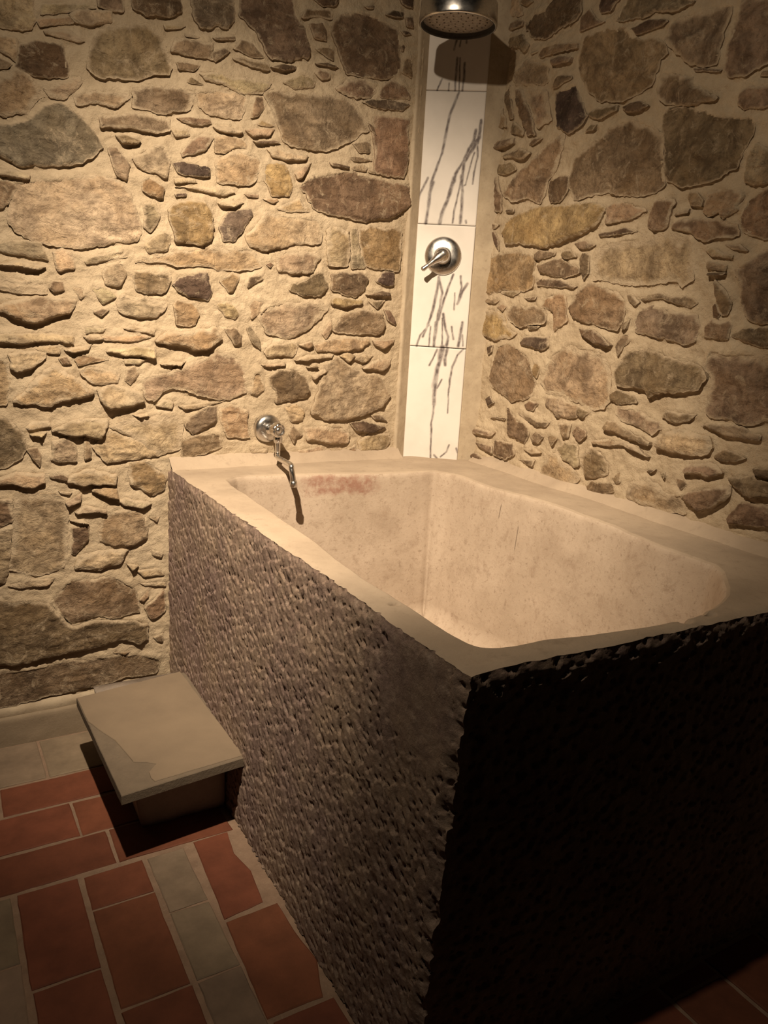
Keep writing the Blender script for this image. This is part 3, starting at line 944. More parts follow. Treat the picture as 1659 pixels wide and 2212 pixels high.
def stone_geo(poly, pr, seed, place, dark_k=1.0):
    area = 0.5 * abs(np.dot(poly[:, 0], np.roll(poly[:, 1], -1)) - np.dot(poly[:, 1], np.roll(poly[:, 0], -1)))
    size = math.sqrt(max(area, 1e-6))
    step = min(max(size / 19, 0.0034), 0.0066)
    B = resample_sharp(outline(poly, pr), step)
    # ragged edge
    amp = min(0.0085, size * 0.085)
    for fq, am in ((22, 1.0), (75, 0.55)):
        nx = fbm(B[:, 0] * fq, B[:, 1] * fq, seed + fq, 3); ny = fbm(B[:, 0] * fq + 9, B[:, 1] * fq + 5, seed + 3 + fq, 3)
        B = B + np.stack([nx, ny], 1) * amp * am
    lo = B.min(0); hi = B.max(0)
    gu = np.arange(lo[0], hi[0], step); gv = np.arange(lo[1], hi[1], step * 0.87)
    GU, GV = np.meshgrid(gu, gv)
    GU = GU + (np.arange(len(gv)) % 2)[:, None] * step * 0.5
    gx = GU.ravel(); gy = GV.ravel()
    gx = gx + (vnoise(gx * 1e3, gy * 1e3, 3) - 0.5) * step * 0.5
    gy = gy + (vnoise(gx * 1e3, gy * 1e3, 4) - 0.5) * step * 0.5
    ed = edge_dist(gx, gy, B)
    k = pip(gx, gy, B) & (ed > step * 0.5)
    I = np.stack([gx[k], gy[k]], 1)
    allp = np.vstack([B, I]) if len(I) else B
    nb = len(B)
    vo, _, fo, *_ = delaunay_2d_cdt([Vector((float(a), float(b))) for a, b in allp],
                                    [(i, (i + 1) % nb) for i in range(nb)], [], 1, 1e-7)
    V = np.array([(v.x, v.y) for v in vo])
    if len(V) < 3 or not fo:
        return None
    x, y = V[:, 0], V[:, 1]
    e = edge_dist(x, y, B)
    inr = max(e.max(), 1e-4)
    wdt = min(0.009, 0.5 * inr)
    t = np.clip(e / wdt, 0, 1)
    dome = np.sqrt(np.clip(1 - (1 - t) ** 2, 0, 1))
    rise = 1 - np.exp(-e / (0.35 * inr + 0.004))
    down = (hi[1] - y) / max(hi[1] - lo[1], 1e-4)
    prl = pr * (1 + 0.35 * fbm(np.array([seed * 0.37]), np.array([0.5]), 3, 1)[0])
    base = prl * (0.25 + 0.95 * down)
    st = 2.4 if (hi[0] - lo[0]) > 1.5 * (hi[1] - lo[1]) else 1.2
    n1 = fbm(x * 11 / st + seed, y * 13, seed + 5, 4)
    n2 = fbm(x * 40 / st, y * 44, seed + 8, 4)
    n3 = np.abs(fbm(x * 22 / st, y * 30, seed + 2, 4))
    # bedding: the face breaks in little terraces
    tf = fbm(x * 8 / st + 3, y * 17, seed + 12, 4) * 3.2 + y * 9
    fl_ = np.floor(tf); ft = tf - fl_
    terr = fl_ + sstep(0.0, 0.22, ft) - tf
    # split faces: a few planes at different slants
    rg = np.random.default_rng(seed + 1)
    fac = np.full(len(x), 1e9)
    cx_, cy_ = (lo + hi) / 2
    for _ in range(4):
        sx_, sy_ = rg.normal(0, 0.13, 2)
        fac = np.minimum(fac, rg.uniform(0, 0.006) + (x - cx_) * sx_ + (y - cy_) * sy_)
    fac = np.clip(fac, -0.014, 0.006)
    sc = min(1.0, size / 0.085)
    hgt = base * (0.5 + 0.35 * dome + 0.15 * rise) + dome * sc * (0.5 * fac + n1 * 0.0055 + n2 * 0.004 - n3 * 0.007 + terr * (0.0052 if seed % 3 else 0.0022) + 0.0035)
    hgt = np.maximum(hgt, 0.0005 + 0.25 * base)
    # lime smeared over the rim of the stone, mostly along its top
    sw = (0.005 + 0.012 * (1 - down)) * (1.7 if pr < 0.005 else 1.0) * min(1.0, 0.35 + size / 0.14)
    sw = sw * (0.25 + 1.35 * ((seed * 0.6180339) % 1.0) ** 1.3) * dark_k
    smear = 1 - sstep(0.25, 1.0, e / sw + 0.75 * fbm(x * 34, y * 34, seed + 9, 4))
    # faces, outward = +h
    tri = []
    for f in fo:
        a, b, c = f[0], f[1], f[2]
        cr = (x[b] - x[a]) * (y[c] - y[a]) - (y[b] - y[a]) * (x[c] - x[a])
        tri.append((a, b, c) if cr > 0 else (a, c, b))
    cnt = {}
    for f in tri:
        for i in range(3):
            cnt[(f[i], f[(i + 1) % 3])] = 1
    bed = [ed_ for ed_ in cnt if (ed_[1], ed_[0]) not in cnt]
    verts = [place(x[i], y[i], hgt[i]) for i in range(len(V))]
    sme = list(smear)
    top = {}; bot = {}
    for a, b in bed:
        for q in (a, b):
            if q not in top:
                top[q] = len(verts); verts.append(place(x[q], y[q], hgt[q]))
                bot[q] = len(verts); verts.append(place(x[q], y[q], -0.014))
                sme += [0.35, 0.6]
    sides = [(top[b], top[a], bot[a], bot[b]) for a, b in bed]
    return verts, tri, sides, sme


def build_wall(name, side, U, V, place, stones, extra, label):
    """mortar bed with every stone a piece of its own"""
    GU, GV = np.meshgrid(U, V)
    mask = np.zeros(GU.shape, bool)
    for poly, pr, col in stones + extra:
        lo = poly.min(0) - 0.01; hi = poly.max(0) + 0.01
        iu = np.where((U >= lo[0]) & (U <= hi[0]))[0]; iv = np.where((V >= lo[1]) & (V <= hi[1]))[0]
        if len(iu) and len(iv):
            s = np.s_[iv[0]:iv[-1] + 1, iu[0]:iu[-1] + 1]
            mask[s] |= pip(GU[s], GV[s], outline(poly, pr))
    m = mask.astype(float)

    def blur(a, n):
        for _ in range(n):
            a = (a + np.roll(a, 1, 0) + np.roll(a, -1, 0)) / 3
            a = (a + np.roll(a, 1, 1) + np.roll(a, -1, 1)) / 3
        return a
    below = np.roll(m, -2, 0)            # cells just under a stone
    below = blur(np.clip(below - m, 0, 1), 1)
    above = blur(np.clip(np.roll(m, 3, 0) - m, 0, 1), 2)
    Hh = 0.005 * fbm(GU * 7, GV * 7, 31, 3) + 0.0058 * fbm(GU * 22, GV * 32, 41, 4) + 0.0022 * fbm(GU * 80, GV * 80, 44, 3)
    Hh += 0.004 * above - 0.006 * below + 0.003 * blur(m, 4) - 0.002
    core = mask.copy()
    for ax_ in (0, 1):
        for s_ in (-2, -1, 1, 2):
            core &= np.roll(mask, s_, ax_)
    Hh = np.where(core, np.minimum(Hh, 0.0) - 0.008, Hh)
    P = place(GU, GV, Hh)
    verts = np.stack([np.broadcast_to(c, GU.shape) for c in P], -1).reshape(-1, 3)
    wall = fast_mesh(name, verts, grid_quads(len(V), len(U)), M_MORTAR)
    tag(wall, label, 'wall', kind='structure')
    for i, (poly, pr, col) in enumerate(stones + extra):
        g = stone_geo(poly, pr, i * 7 + (0 if side == 'LEFT' else 3001), place, float(np.clip(col[0] / 0.30, 0.35, 1.2)))
        if g is None: continue
        vs, tri, sd, sme = g
        vs = np.array(vs, float)
        o = mesh('stone', vs, tri + sd, M_STONE, wall, True, loc=vs.mean(0))
        at = o.data.attributes.new('smear', 'FLOAT', 'POINT')
        at.data.foreach_set('value', np.asarray(sme, np.float32))
        j = RNG.uniform(0.88, 1.12) * (1 + RNG.uniform(-0.04, 0.04, 3))
        o.color = (*[float(c) for c in col * j], 1)
    return wall


ST = parse_stones()
UL = np.concatenate([np.arange(-0.8, 0.14, 0.02), np.arange(0.14, 1.585, 0.0046)])
VL = np.concatenate([np.arange(0.0, 2.46, 0.0046), np.arange(2.46, 2.71, 0.02)])
wall_left = build_wall('wall_left', 'LEFT', UL, VL, lambda u, v, h: (u, YW - h, v), ST['LEFT'],
                       fill_outside('LEFT', -0.75, 1.6, 0.1, 2.68),
                       'rubble stone wall with pale lime mortar behind the tap')
UR = np.concatenate([np.arange(-2.450, -1.10, 0.0046), np.arange(-1.10, 0.3, 0.02)])
VR = np.concatenate([np.arange(0.0, 0.84, 0.03), np.arange(0.84, 2.52, 0.0046), np.arange(2.52, 2.71, 0.02)])
wall_right = build_wall('wall_right', 'RIGHT', UR, VR, lambda u, v, h: (XW - h, -u, v), ST['RIGHT'],
                        fill_outside('RIGHT', -1.15, 0.25, 0.92, 2.68),
                        'rubble stone wall with brown stones along the long side of the bath')

# ================================================================ FLOOR
gx = np.arange(-0.8, 1.9, 0.03); gy = np.arange(-0.5, 2.62, 0.03)
GX, GY = np.meshgrid(gx, gy)
fl = np.stack([GX, GY, -0.0035 + 0.0012 * fbm(GX * 30, GY * 30, 5, 3)], -1).reshape(-1, 3)
floor = fast_mesh('floor', fl, grid_quads(len(gy), len(gx)), M_GROUT)
tag(floor, 'terracotta and grey tile floor with wide pale joints', 'floor', kind='structure')
TERRA = (0.155, 0.052, 0.027)
GREY = (0.195, 0.146, 0.102)
tile_n = 0


def tile(poly, col, name):
    global tile_n
    tile_n += 1
    P = np.array(poly, float)
    if len(P) == 4:
        P = P + RNG.uniform(-0.0022, 0.0022, P.shape)
    B = resample_sharp(P, 0.03)
    B = B + np.stack([fbm(B[:, 0] * 40, B[:, 1] * 40, tile_n, 2), fbm(B[:, 0] * 40 + 7, B[:, 1] * 40, tile_n + 2, 2)], 1) * 0.0018
    c = B.mean(0)
    n = len(B)
    z = 0.0 + RNG.uniform(-0.0008, 0.0008)
    tilt = RNG.uniform(-0.006, 0.006, 2)
    def zz(q): return z + float(np.dot(q - c, tilt))
    V = [(q[0], q[1], -0.012) for q in B] + [(q[0], q[1], zz(q) - 0.002) for q in B]
    In = c + (B - c) * (1 - 0.0035 / np.maximum(np.linalg.norm(B - c, axis=1), 0.02))[:, None]
    V += [(q[0], q[1], zz(q)) for q in In]
    Fc = []
    for i in range(n):
        j = (i + 1) % n
        Fc.append((i, j, n + j, n + i)); Fc.append((n + i, n + j, 2 * n + j, 2 * n + i))
    Fc.append(tuple(range(2 * n, 3 * n)))
    area = 0.5 * (np.dot(B[:, 0], np.roll(B[:, 1], -1)) - np.dot(B[:, 1], np.roll(B[:, 0], -1)))
    if area < 0:
        Fc = [f[::-1] for f in Fc]
    o = mesh(name, V, Fc, M_TILE, floor, False, loc=(c[0], c[1], 0))
    k = RNG.uniform(0.85, 1.15)
    o.color = (col[0] * k, col[1] * k * RNG.uniform(0.94, 1.06), col[2] * k, 1)
    return o


def rect(x0, x1, y0, y1): return [(x0, y0), (x1, y0), (x1, y1), (x0, y1)]


def row(y0, y1, xs, col, name):
    for a, b in zip(xs[:-1], xs[1:]):
        tile(rect(a + 0.004, b - 0.004, y0, y1), col, name)


def column(x0, x1, ys, col, name):
    for a, b in zip(ys[:-1], ys[1:]):
        tile(rect(x0, x1, b + 0.004, a - 0.004), col, name)


row(2.324, 2.552, [-0.72, -0.48, -0.24, 0.0, 0.240, 0.476, 0.676], GREY, 'grey_tile')
row(2.172, 2.312, [-0.83, -0.52, -0.21, 0.100, 0.412, 0.676], TERRA, 'terracotta_tile')
row(2.002, 2.161, [-0.65, -0.34, -0.03, 0.281, 0.59, 0.676], TERRA, 'terracotta_tile')
row(1.847, 1.989, [-0.58, -0.27, 0.04, 0.350, 0.664], TERRA, 'terracotta_tile')
yend = -0.45
def run(y, step):
    out = [y]
    while out[-1] > yend: out.append(out[-1] - step)
    return out
for x0, x1, ys, c, nm in [
    (-0.65, -0.51, run(1.834, 0.31), TERRA, 'terracotta_tile'), (-0.50, -0.36, [1.834] + run(1.68, 0.31), TERRA, 'terracotta_tile'),
    (-0.345, -0.215, run(1.834, 0.225), GREY, 'grey_tile'), (-0.20, -0.045, run(1.834, 0.31), TERRA, 'terracotta_tile'),
    (-0.035, 0.088, [1.834] + run(1.605, 0.225), GREY, 'grey_tile'),
    (0.102, 0.243, [1.834] + run(1.519, 0.312), TERRA, 'terracotta_tile'),
    (0.2575, 0.406, [1.834, 1.699] + run(1.386, 0.312), TERRA, 'terracotta_tile'),
    (0.4215, 0.517, [1.834, 1.612] + run(1.388, 0.225), GREY, 'grey_tile')]:
    column(x0, x1, ys, c, nm)
# right-hand red column beside the bath: first tile is cut along a ragged line
F2 = lambda X, Y: tuple(onz((X / 2.37, 1550 + Y / 2.37), 0)[:2])
tile([F2(992, 636), F2(1165, 580), F2(1195, 690), F2(1285, 780), F2(1345, 940), F2(1150, 1030)], TERRA, 'terracotta_tile')
tile([F2(1156, 1047), F2(1420, 948), F2(1508, 1090), F2(1622, 1235), F2(1652, 1425), F2(1366, 1540)], TERRA, 'terracotta_tile')
column(0.530, 0.668, run(1.222, 0.312)[0:], TERRA, 'terracotta_tile')
for x0, x1, ys, c, nm in [
    (0.684, 0.835, run(0.915, 0.31), TERRA, 'terracotta_tile'), (0.845, 0.995, [0.915] + run(0.75, 0.31), TERRA, 'terracotta_tile'),
    (1.01, 1.155, run(0.915, 0.225), GREY, 'grey_tile'), (1.17, 1.325, run(0.915, 0.31), TERRA, 'terracotta_tile'),
    (1.337, 1.488, [0.915] + run(0.868, 0.31), TERRA, 'terracotta_tile'), (1.500, 1.676, run(0.915, 0.31), TERRA, 'terracotta_tile'),
    (1.690, 1.825, run(0.915, 0.225), GREY, 'grey_tile')]:
    column(x0, x1, ys, c, nm)

# ================================================================ BASEBOARD, CORNER TRIM
def strip_mesh(name, prof, x0, x1, mat, n=120, amp=0.0015, seed=1):
    """prof (y,z) swept along x with slight wobble"""
    P = resample(np.array(prof, float), 0.01, closed=False)
    xs = np.linspace(x0, x1, n)
    A, B = np.meshgrid(xs, np.arange(len(P)))
    yy = P[B, 0] + amp * fbm(A * 20, B * 0.6, seed, 3); zz = P[B, 1] + amp * fbm(A * 20, B * 0.6, seed + 4, 3)
    v = np.stack([A, yy, zz], -1).reshape(-1, 3)
    return fast_mesh(name, v, grid_quads(len(P), n, flip=True), mat)


bb = strip_mesh('baseboard_left', [(YW + 0.02, 0.104), (2.561, 0.100), (2.556, 0.094), (2.557, -0.006)], -0.8, 0.69, M_SKIRT)
tag(bb, 'low grey cement skirting at the foot of the stone wall', 'baseboard', kind='structure')
mf = strip_mesh('trim_3', [(YW + 0.01, 0.142), (YW - 0.008, 0.125), (2.563, 0.1035), (2.57, 0.09)], -0.8, 0.69, M_CEMENT, amp=0.003, seed=9)
tag(mf, 'pale mortar fillet along the top of the skirting', 'trim', kind='structure')

# marble strip stands across the corner of the room
kP = 2.590 / 2.621
SP1 = C[:2] + (np.array([1.635, 2.621]) - C[:2]) * kP
SP2 = C[:2] + (np.array([1.804, 2.489]) - C[:2]) * kP
SD = (SP2 - SP1) / np.linalg.norm(SP2 - SP1)        # along the strip
SN = np.array([SD[1], -SD[0]])                      # outward (towards the room)
if np.dot(SN, -SP1) < 0: SN = -SN


def on_strip(p, off=0.0):
    d = ray(p)
    n3 = np.array([SN[0], SN[1], 0]); o3 = np.array([*(SP1 + SN * off), 0])
    t = np.dot(o3 - C, n3) / np.dot(d, n3)
    return C + d * t


def strip_uz(p):
    q = on_strip(p)
    return np.dot(q[:2] - SP1, SD), q[2]


def strip_pt(u, z, off=0.0):
    q = SP1 + SD * u + SN * off
    return np.array([q[0], q[1], z])


SWID = float(np.linalg.norm(SP2 - SP1))


def corner_trim(name, plan, za, zb, seed, label):
    """cement border swept vertically along plan points (wall end first)"""
    zs = np.linspace(za, zb, 260)
    pl = resample(np.array(plan, float), 0.006, closed=False)
    n_ = len(pl)
    I_, Z = np.meshgrid(np.arange(n_), zs)
    tg = np.gradient(pl, axis=0); tg /= np.linalg.norm(tg, axis=1)[:, None]
    nn = np.stack([tg[:, 1], -tg[:, 0]], 1)
    if np.dot(nn[n_ // 2], -pl[n_ // 2]) < 0: nn = -nn
    T = I_ / (n_ - 1)
    off = 0.0018 * fbm(T * 3, Z * 26, seed, 4) * np.sin(np.clip(T, 0, 1) * math.pi)
    edge = 0.006 * fbm(T * 0 + 3, Z * 13, seed + 5, 4) * (1 - T)
    P = pl[I_] + nn[I_] * off[..., None] + tg[I_] * edge[..., None]
    v = np.concatenate([P, Z[..., None]], -1).reshape(-1, 3)
    o = fast_mesh(name, v, grid_quads(len(zs), n_), M_CEMENT)
    return tag(o, label, 'trim', kind='structure')


corner_trim('trim_1', [(SP1[0] - 0.062, YW + 0.012), (SP1[0] - 0.052, YW - 0.008), tuple(SP1 + SN * 0.004 + SD * 0.002)], 0.86, 2.70, 3,
            'grey cement border between the stone wall with the tap and the marble strip')
corner_trim('trim_2', [(XW + 0.012, SP2[1] - 0.036), (XW - 0.008, SP2[1] - 0.026), tuple(SP2 + SN * 0.004 - SD * 0.002)], 0.86, 2.70, 8,
            'grey cement border between the marble strip and the brown stone wall')

# ================================================================ MARBLE STRIP
VEINS = """
A 15 830,420 780,600|12 870,440 850,560|12 930,420 930,520|14 640,950 580,1080|10 720,1000 715,1085|16 820,700 800,960 790,1085|18 905,760 900,900 880,1085|12 850,700 840,1085
A 24 840,1110 730,1370 690,1560 640,1830 560,2040 500,2212 490,2301|34 530,2181 490,2301 470,2501 455,2591 440,2665
A 20 470,2130 380,2301 335,2481|26 1105,1450 1080,1650 960,1780 880,1950 800,2080 785,2170|30 960,1780 900,1900|38 780,2131 700,2401 640,2521 610,2665|30 1040,1560 1020,1680 980,1760
A 34 1050,1700 900,1950 870,2212|30 870,2101 880,2301 870,2501 855,2665|14 1060,1750 1060,1880 1020,2050 1000,2200|12 1020,1830 940,2100 920,2212 900,2220|18 860,2181 810,2401 780,2531 760,2665|22 1105,1440 1080,1600 1060,1720|20 920,2640 925,2665
B 26 600,1210 570,1400 530,1600 460,1800 410,1920|24 600,1210 640,1400 600,1600 540,2030|24 770,1180 690,1400 620,1600 590,1720|18 860,1200 870,1330 820,1520|10 790,1400 780,1600
B 26 940,1290 880,1380 820,1530|20 480,1780 380,1900 330,2030|14 500,1800 480,2030|24 650,1650 680,1830 710,1920 690,2030|12 640,1700 640,2030|16 750,1800 770,1950|28 880,1750 850,1930 830,2030|22 560,1750 540,2030|14 880,1900 885,2030
C 62 750,170 720,320|48 720,320 690,440 665,560|52 665,560 660,640|38 660,640 650,760 650,850|20 650,850 640,950 620,1060 620,1200|15 620,1200 610,1430 612,1490|20 690,190 640,300 595,380|26 810,180 780,300 785,380
C 18 1000,190 930,260 870,400 840,560 825,700|10 825,700 815,950|14 745,550 690,650|15 830,1330 800,1410 730,1470|22 655,1450 690,1490|20 915,1370 930,1420
"""
ORG = {'A': (840, 0), 'B': (840, 380), 'C': (820, 720)}
vein_segs = []
for line in VEINS.strip().splitlines():
    key = line[0]
    for chunk in line[2:].split('|'):
        w = chunk.split()
        wd_ = float(w[0]) / 5.53 * 0.0021
        pts = []
        for p in w[1:]:
            a, b = p.split(',')
            pts.append(strip_uz((ORG[key][0] + float(a) / 5.53, ORG[key][1] + float(b) / 5.53)))
        for i in range(len(pts) - 1):
            vein_segs.append((pts[i], pts[i + 1], wd_ * 0.5))

panel = empty('marble_panel', (*SP1, 0.89), 'tall strip of white marble tiles with dark grey veins set across the corner', 'wall panel')
zj = [0.885, strip_uz((945, 750))[1], strip_uz((960, 486))[1], strip_uz((975, 197))[1], 2.62]
for i in range(4):
    z0 = zj[i] + 0.0012; z1 = zj[i + 1] - 0.0012
    proud = [0.009, 0.0105, 0.007, 0.0065][i]
    nu = 74; nv = int((z1 - z0) / 0.003)
    us = np.linspace(0.0, SWID, nu); vs = np.linspace(z0, z1, nv)
    Uu, Vv = np.meshgrid(us, vs)
    jx = 0.0016 * fbm(Uu * 70, Vv * 45, 61, 3); jw = 1 + 0.5 * fbm(Uu * 50, Vv * 30, 67, 3)
    vein = np.zeros(Uu.shape)
    for (a, b, hw) in vein_segs:
        if max(a[1], b[1]) < z0 - 0.02 or min(a[1], b[1]) > z1 + 0.02: continue
        vx, vy = b[0] - a[0], b[1] - a[1]
        t = np.clip(((Uu + jx - a[0]) * vx + (Vv - a[1]) * vy) / (vx * vx + vy * vy + 1e-12), 0, 1)
        d = np.hypot(Uu + jx - a[0] - t * vx, Vv - a[1] - t * vy)
        hw_ = hw * np.clip(jw, 0.4, 1.7)
        vein = np.maximum(vein, (1 - sstep(hw_ * 0.3, hw_ * 1.1 + 0.0022, d)) * np.clip(1.0 + 0.6 * fbm(Uu * 90, Vv * 25, 91, 3), 0.5, 1))
    ed_ = np.minimum(np.minimum(Uu, SWID - Uu), np.minimum(Vv - z0, z1 - Vv))
    off = proud - 0.0015 * (1 - sstep(0, 0.0025, ed_))
    px = SP1[0] + SD[0] * Uu + SN[0] * off; py = SP1[1] + SD[1] * Uu + SN[1] * off
    v = np.stack([px, py, Vv], -1).reshape(-1, 3)
    n0 = len(v)
    rim = np.concatenate([np.arange(nu), np.arange(1, nv) * nu + nu - 1, (nv - 1) * nu + np.arange(nu - 2, -1, -1), np.arange(nv - 2, 0, -1) * nu])
    back = v[rim] - np.array([SN[0], SN[1], 0]) * (proud + 0.012)
    vv = np.vstack([v, back])
    m_ = len(rim); kk = np.arange(m_)
    sides = np.stack([rim[kk], n0 + kk, n0 + (kk + 1) % m_, rim[(kk + 1) % m_]], -1)
    o = fast_mesh('marble_tile', vv, np.vstack([grid_quads(nv, nu), sides]), M_MARBLE, panel)
    at = o.data.attributes.new('vein', 'FLOAT', 'POINT')
    at.data.foreach_set('value', np.concatenate([vein.ravel(), vein.ravel()[rim]]).astype(np.float32))

# ================================================================ STONE BATH
def chisel(nu, nv, lu, lv, su, sv, seed, smooth_patch=None):
    """height field of slanting pick marks: small chipped scales, many ending in a notch; u along face, v up"""
    us = np.linspace(0, lu, nu); vs = np.linspace(0, lv, nv)
    U_, V_ = np.meshgrid(us, vs)
    Hh = 0.0040 * fbm(U_ * 8, V_ * 8, seed, 3) + 0.0009 * fbm(U_ * 90, V_ * 90, seed + 3, 2)
    wu = U_ + 0.007 * fbm(U_ * 26, V_ * 26, seed + 60, 3); wv = V_ + 0.007 * fbm(U_ * 26 + 7, V_ * 26, seed + 64, 3)
    lean = math.radians(-62) + 0.25 * fbm(U_ * 2.2, V_ * 2.2, seed + 50, 2)
    ca, sa = np.cos(lean).mean(), np.sin(lean).mean()
    a = (wu * ca + wv * sa) / sv; c = (-wu * sa + wv * ca) / su
    ia = np.floor(a); ic = np.floor(c)
    best = np.full(U_.shape, 1e9); second = np.full(U_.shape, 1e9)
    ba = np.zeros(U_.shape); bc = np.zeros(U_.shape); r1 = np.zeros(U_.shape); r2 = np.zeros(U_.shape); r3 = np.zeros(U_.shape)
    for da_ in (-1, 0, 1):
        for dc_ in (-1, 0, 1):
            ka = ia + da_; kc = ic + dc_
            pa = ka + 0.1 + 0.8 * _hash(ka, kc, seed + 1); pc = kc + 0.1 + 0.8 * _hash(ka, kc, seed + 2)
            d = (a - pa) ** 2 + (c - pc) ** 2
            nw = d < best
            second = np.where(nw, best, np.minimum(second, d))
            best = np.where(nw, d, best)
            ba = np.where(nw, a - pa, ba); bc = np.where(nw, c - pc, bc)
            r1 = np.where(nw, _hash(ka, kc, seed + 5), r1); r2 = np.where(nw, _hash(ka, kc, seed + 6), r2); r3 = np.where(nw, _hash(ka, kc, seed + 7), r3)
    amp = 0.0008 + 0.0040 * r1 ** 1.5
    dig = amp * (ba + 0.5) + (r2 - 0.5) * 0.0030 * bc + 0.0025 * (r3 - 0.5)
    notch = np.where(r3 > 0.35, 0.0095 * r3 * np.exp(-((ba - 0.42) / 0.17) ** 2 - (bc / 0.22) ** 2), 0)
    rim = 0.0003 * np.exp(-(np.sqrt(second) - np.sqrt(best)) / 0.09)
    dig = dig + notch - rim
    if smooth_patch is not None:
        dig = dig * (1 - smooth_patch(U_, V_))
    return us, vs, Hh - dig


bath_v = []; bath_q = []; bath_t = []; bath_sq = []; bath_st = []
noff = 0
BFL = np.array([0.709, 0.906]); BBL = np.array([0.686, YW + 0.01])
XR = XW + 0.005


def rim_z(x, y):
    x = np.asarray(x, float); y = np.asarray(y, float)
    z = HB + 0.004 * fbm(x * 5, y * 5, 71, 3) + 0.0012 * fbm(x * 28, y * 28, 73, 3)
    for (px_, r_, dep) in (((853, 1306), 0.011, 0.012), ((1480, 1341), 0.013, 0.016), ((1533, 1327), 0.012, 0.016)):
        q = onz(px_, HB)
        z = z - dep * np.exp(-(np.hypot(x - q[0], (y - q[1]) * 1.4) / r_) ** 4)
    return z


# left face: u from the wall end towards the camera
LU = float(BBL[1] - BFL[1])
qp = (BBL[1] - onz((905, 1425), HB)[1], HB - 0.10)
patch = lambda u, v: sstep(0.17, 0.09, np.hypot((u - (LU - 0.13)) * 1.0, (v - (HB - 0.11)) * 1.25) + 0.03 * fbm(u * 18, v * 18, 5, 3))
NUL, NVL = 660, 350
us, vs, hl = chisel(NUL, NVL, LU, HB, 0.0145, 0.029, 21, patch)
U_, V_ = np.meshgrid(us, vs)
fr = U_ / LU; up = V_ / HB
xbot = 0.681 + 0.010 * fbm(U_ * 3, V_ * 0 + 2, 15, 2)
xtop = BBL[0] + (BFL[0] - BBL[0]) * fr
corner = 0.012 * np.exp(-((1 - fr) * LU / 0.02) ** 2) * (0.6 + 0.8 * fbm(V_ * 30, V_ * 0, 77, 3))
topr = 0.005 * np.exp(-((1 - up) * HB / 0.012) ** 2)
XL = xbot + (xtop - xbot) * up - hl + topr + corner
YL = BBL[1] - U_ - (0.0) * up + corner * 0
ybot_shift = 0.018 * (1 - up) * fr          # front leg of the face is slightly undercut
YL = YL + ybot_shift
ZL = V_ * (rim_z(XL[-1], YL[-1]) - 0.004)[None, :] / HB
bath_v.append(np.stack([XL, YL, ZL], -1).reshape(-1, 3))
q = grid_quads(NVL, NUL); bath_q.append(q); bath_sq += [0] * len(q)
left_top = bath_v[0].reshape(NVL, NUL, 3)[-1]; left_front = bath_v[0].reshape(NVL, NUL, 3)[:, -1]
noff = NVL * NUL
# front face: u along +x
LUF = float(XR - BFL[0])
NUF = 240
us, vs, hf = chisel(NUF, NVL, LUF, HB, 0.017, 0.032, 33)
U_, V_ = np.meshgrid(us, vs)
fr = U_ / LUF; up = V_ / HB
tr = 0.005 * np.exp(-((1 - up) * HB / 0.012) ** 2) * (1 + 0.6 * fbm(U_ * 30, V_ * 0, 93, 3))
YF = (0.906 - 0.020 * fr) * up + 0.926 * (1 - up) - hf + tr
XF = BFL[0] + U_
wgt = np.clip(1 - fr * LUF / 0.03, 0, 1)      # weld to the corner column
XF = XF * (1 - wgt) + (left_front[:, 0][:, None] + U_) * wgt
YF = YF * (1 - wgt) + left_front[:, 1][:, None] * wgt
ZF = V_ * (rim_z(XF[-1], YF[-1]) - 0.004)[None, :] / HB
bath_v.append(np.stack([XF, YF, ZF], -1).reshape(-1, 3))
q = grid_quads(NVL, NUF, noff); bath_q.append(q); bath_sq += [0] * len(q)
front_top = bath_v[1].reshape(NVL, NUF, 3)[-1]
noff += NVL * NUF
# inner outline traced on the rim
INN = [(480, 1038), (560, 1088), (655, 1152), (700, 1188), (760, 1237), (880, 1312), (950, 1358), (1005, 1390), (1040, 1400), (1075, 1401),
       (1115, 1395), (1190, 1382), (1290, 1371), (1400, 1356), (1500, 1335), (1560, 1308), (1580, 1280), (1563, 1224), (1500, 1200), (1421, 1175),
       (1325, 1133), (1193, 1087), (1100, 1060), (1051, 1046), (985, 1024), (950, 1019), (938, 1016), (915, 1017), (800, 1020), (600, 1024), (510, 1026)]
inn = np.array([onz(p, HB)[:2] for p in INN])
inn = chaikin(inn, 1, 0.2)
inn = resample(inn, 0.012)
inn = inn + 0.0025 * np.stack([fbm(inn[:, 0] * 14, inn[:, 1] * 14, 51, 3), fbm(inn[:, 0] * 14 + 5, inn[:, 1] * 14, 55, 3)], 1)
ni = len(inn)
ar = 0.5 * (np.dot(inn[:, 0], np.roll(inn[:, 1], -1)) - np.dot(inn[:, 1], np.roll(inn[:, 0], -1)))
if ar < 0: inn = inn[::-1].copy()
tang = np.roll(inn, -1, 0) - np.roll(inn, 1, 0); tang /= np.linalg.norm(tang, axis=1)[:, None]
inw = np.stack([-tang[:, 1], tang[:, 0]], 1)
for _ in range(16):
    inw = (inw + np.roll(inw, 1, 0) + np.roll(inw, -1, 0)); inw /= np.linalg.norm(inw, axis=1)[:, None]
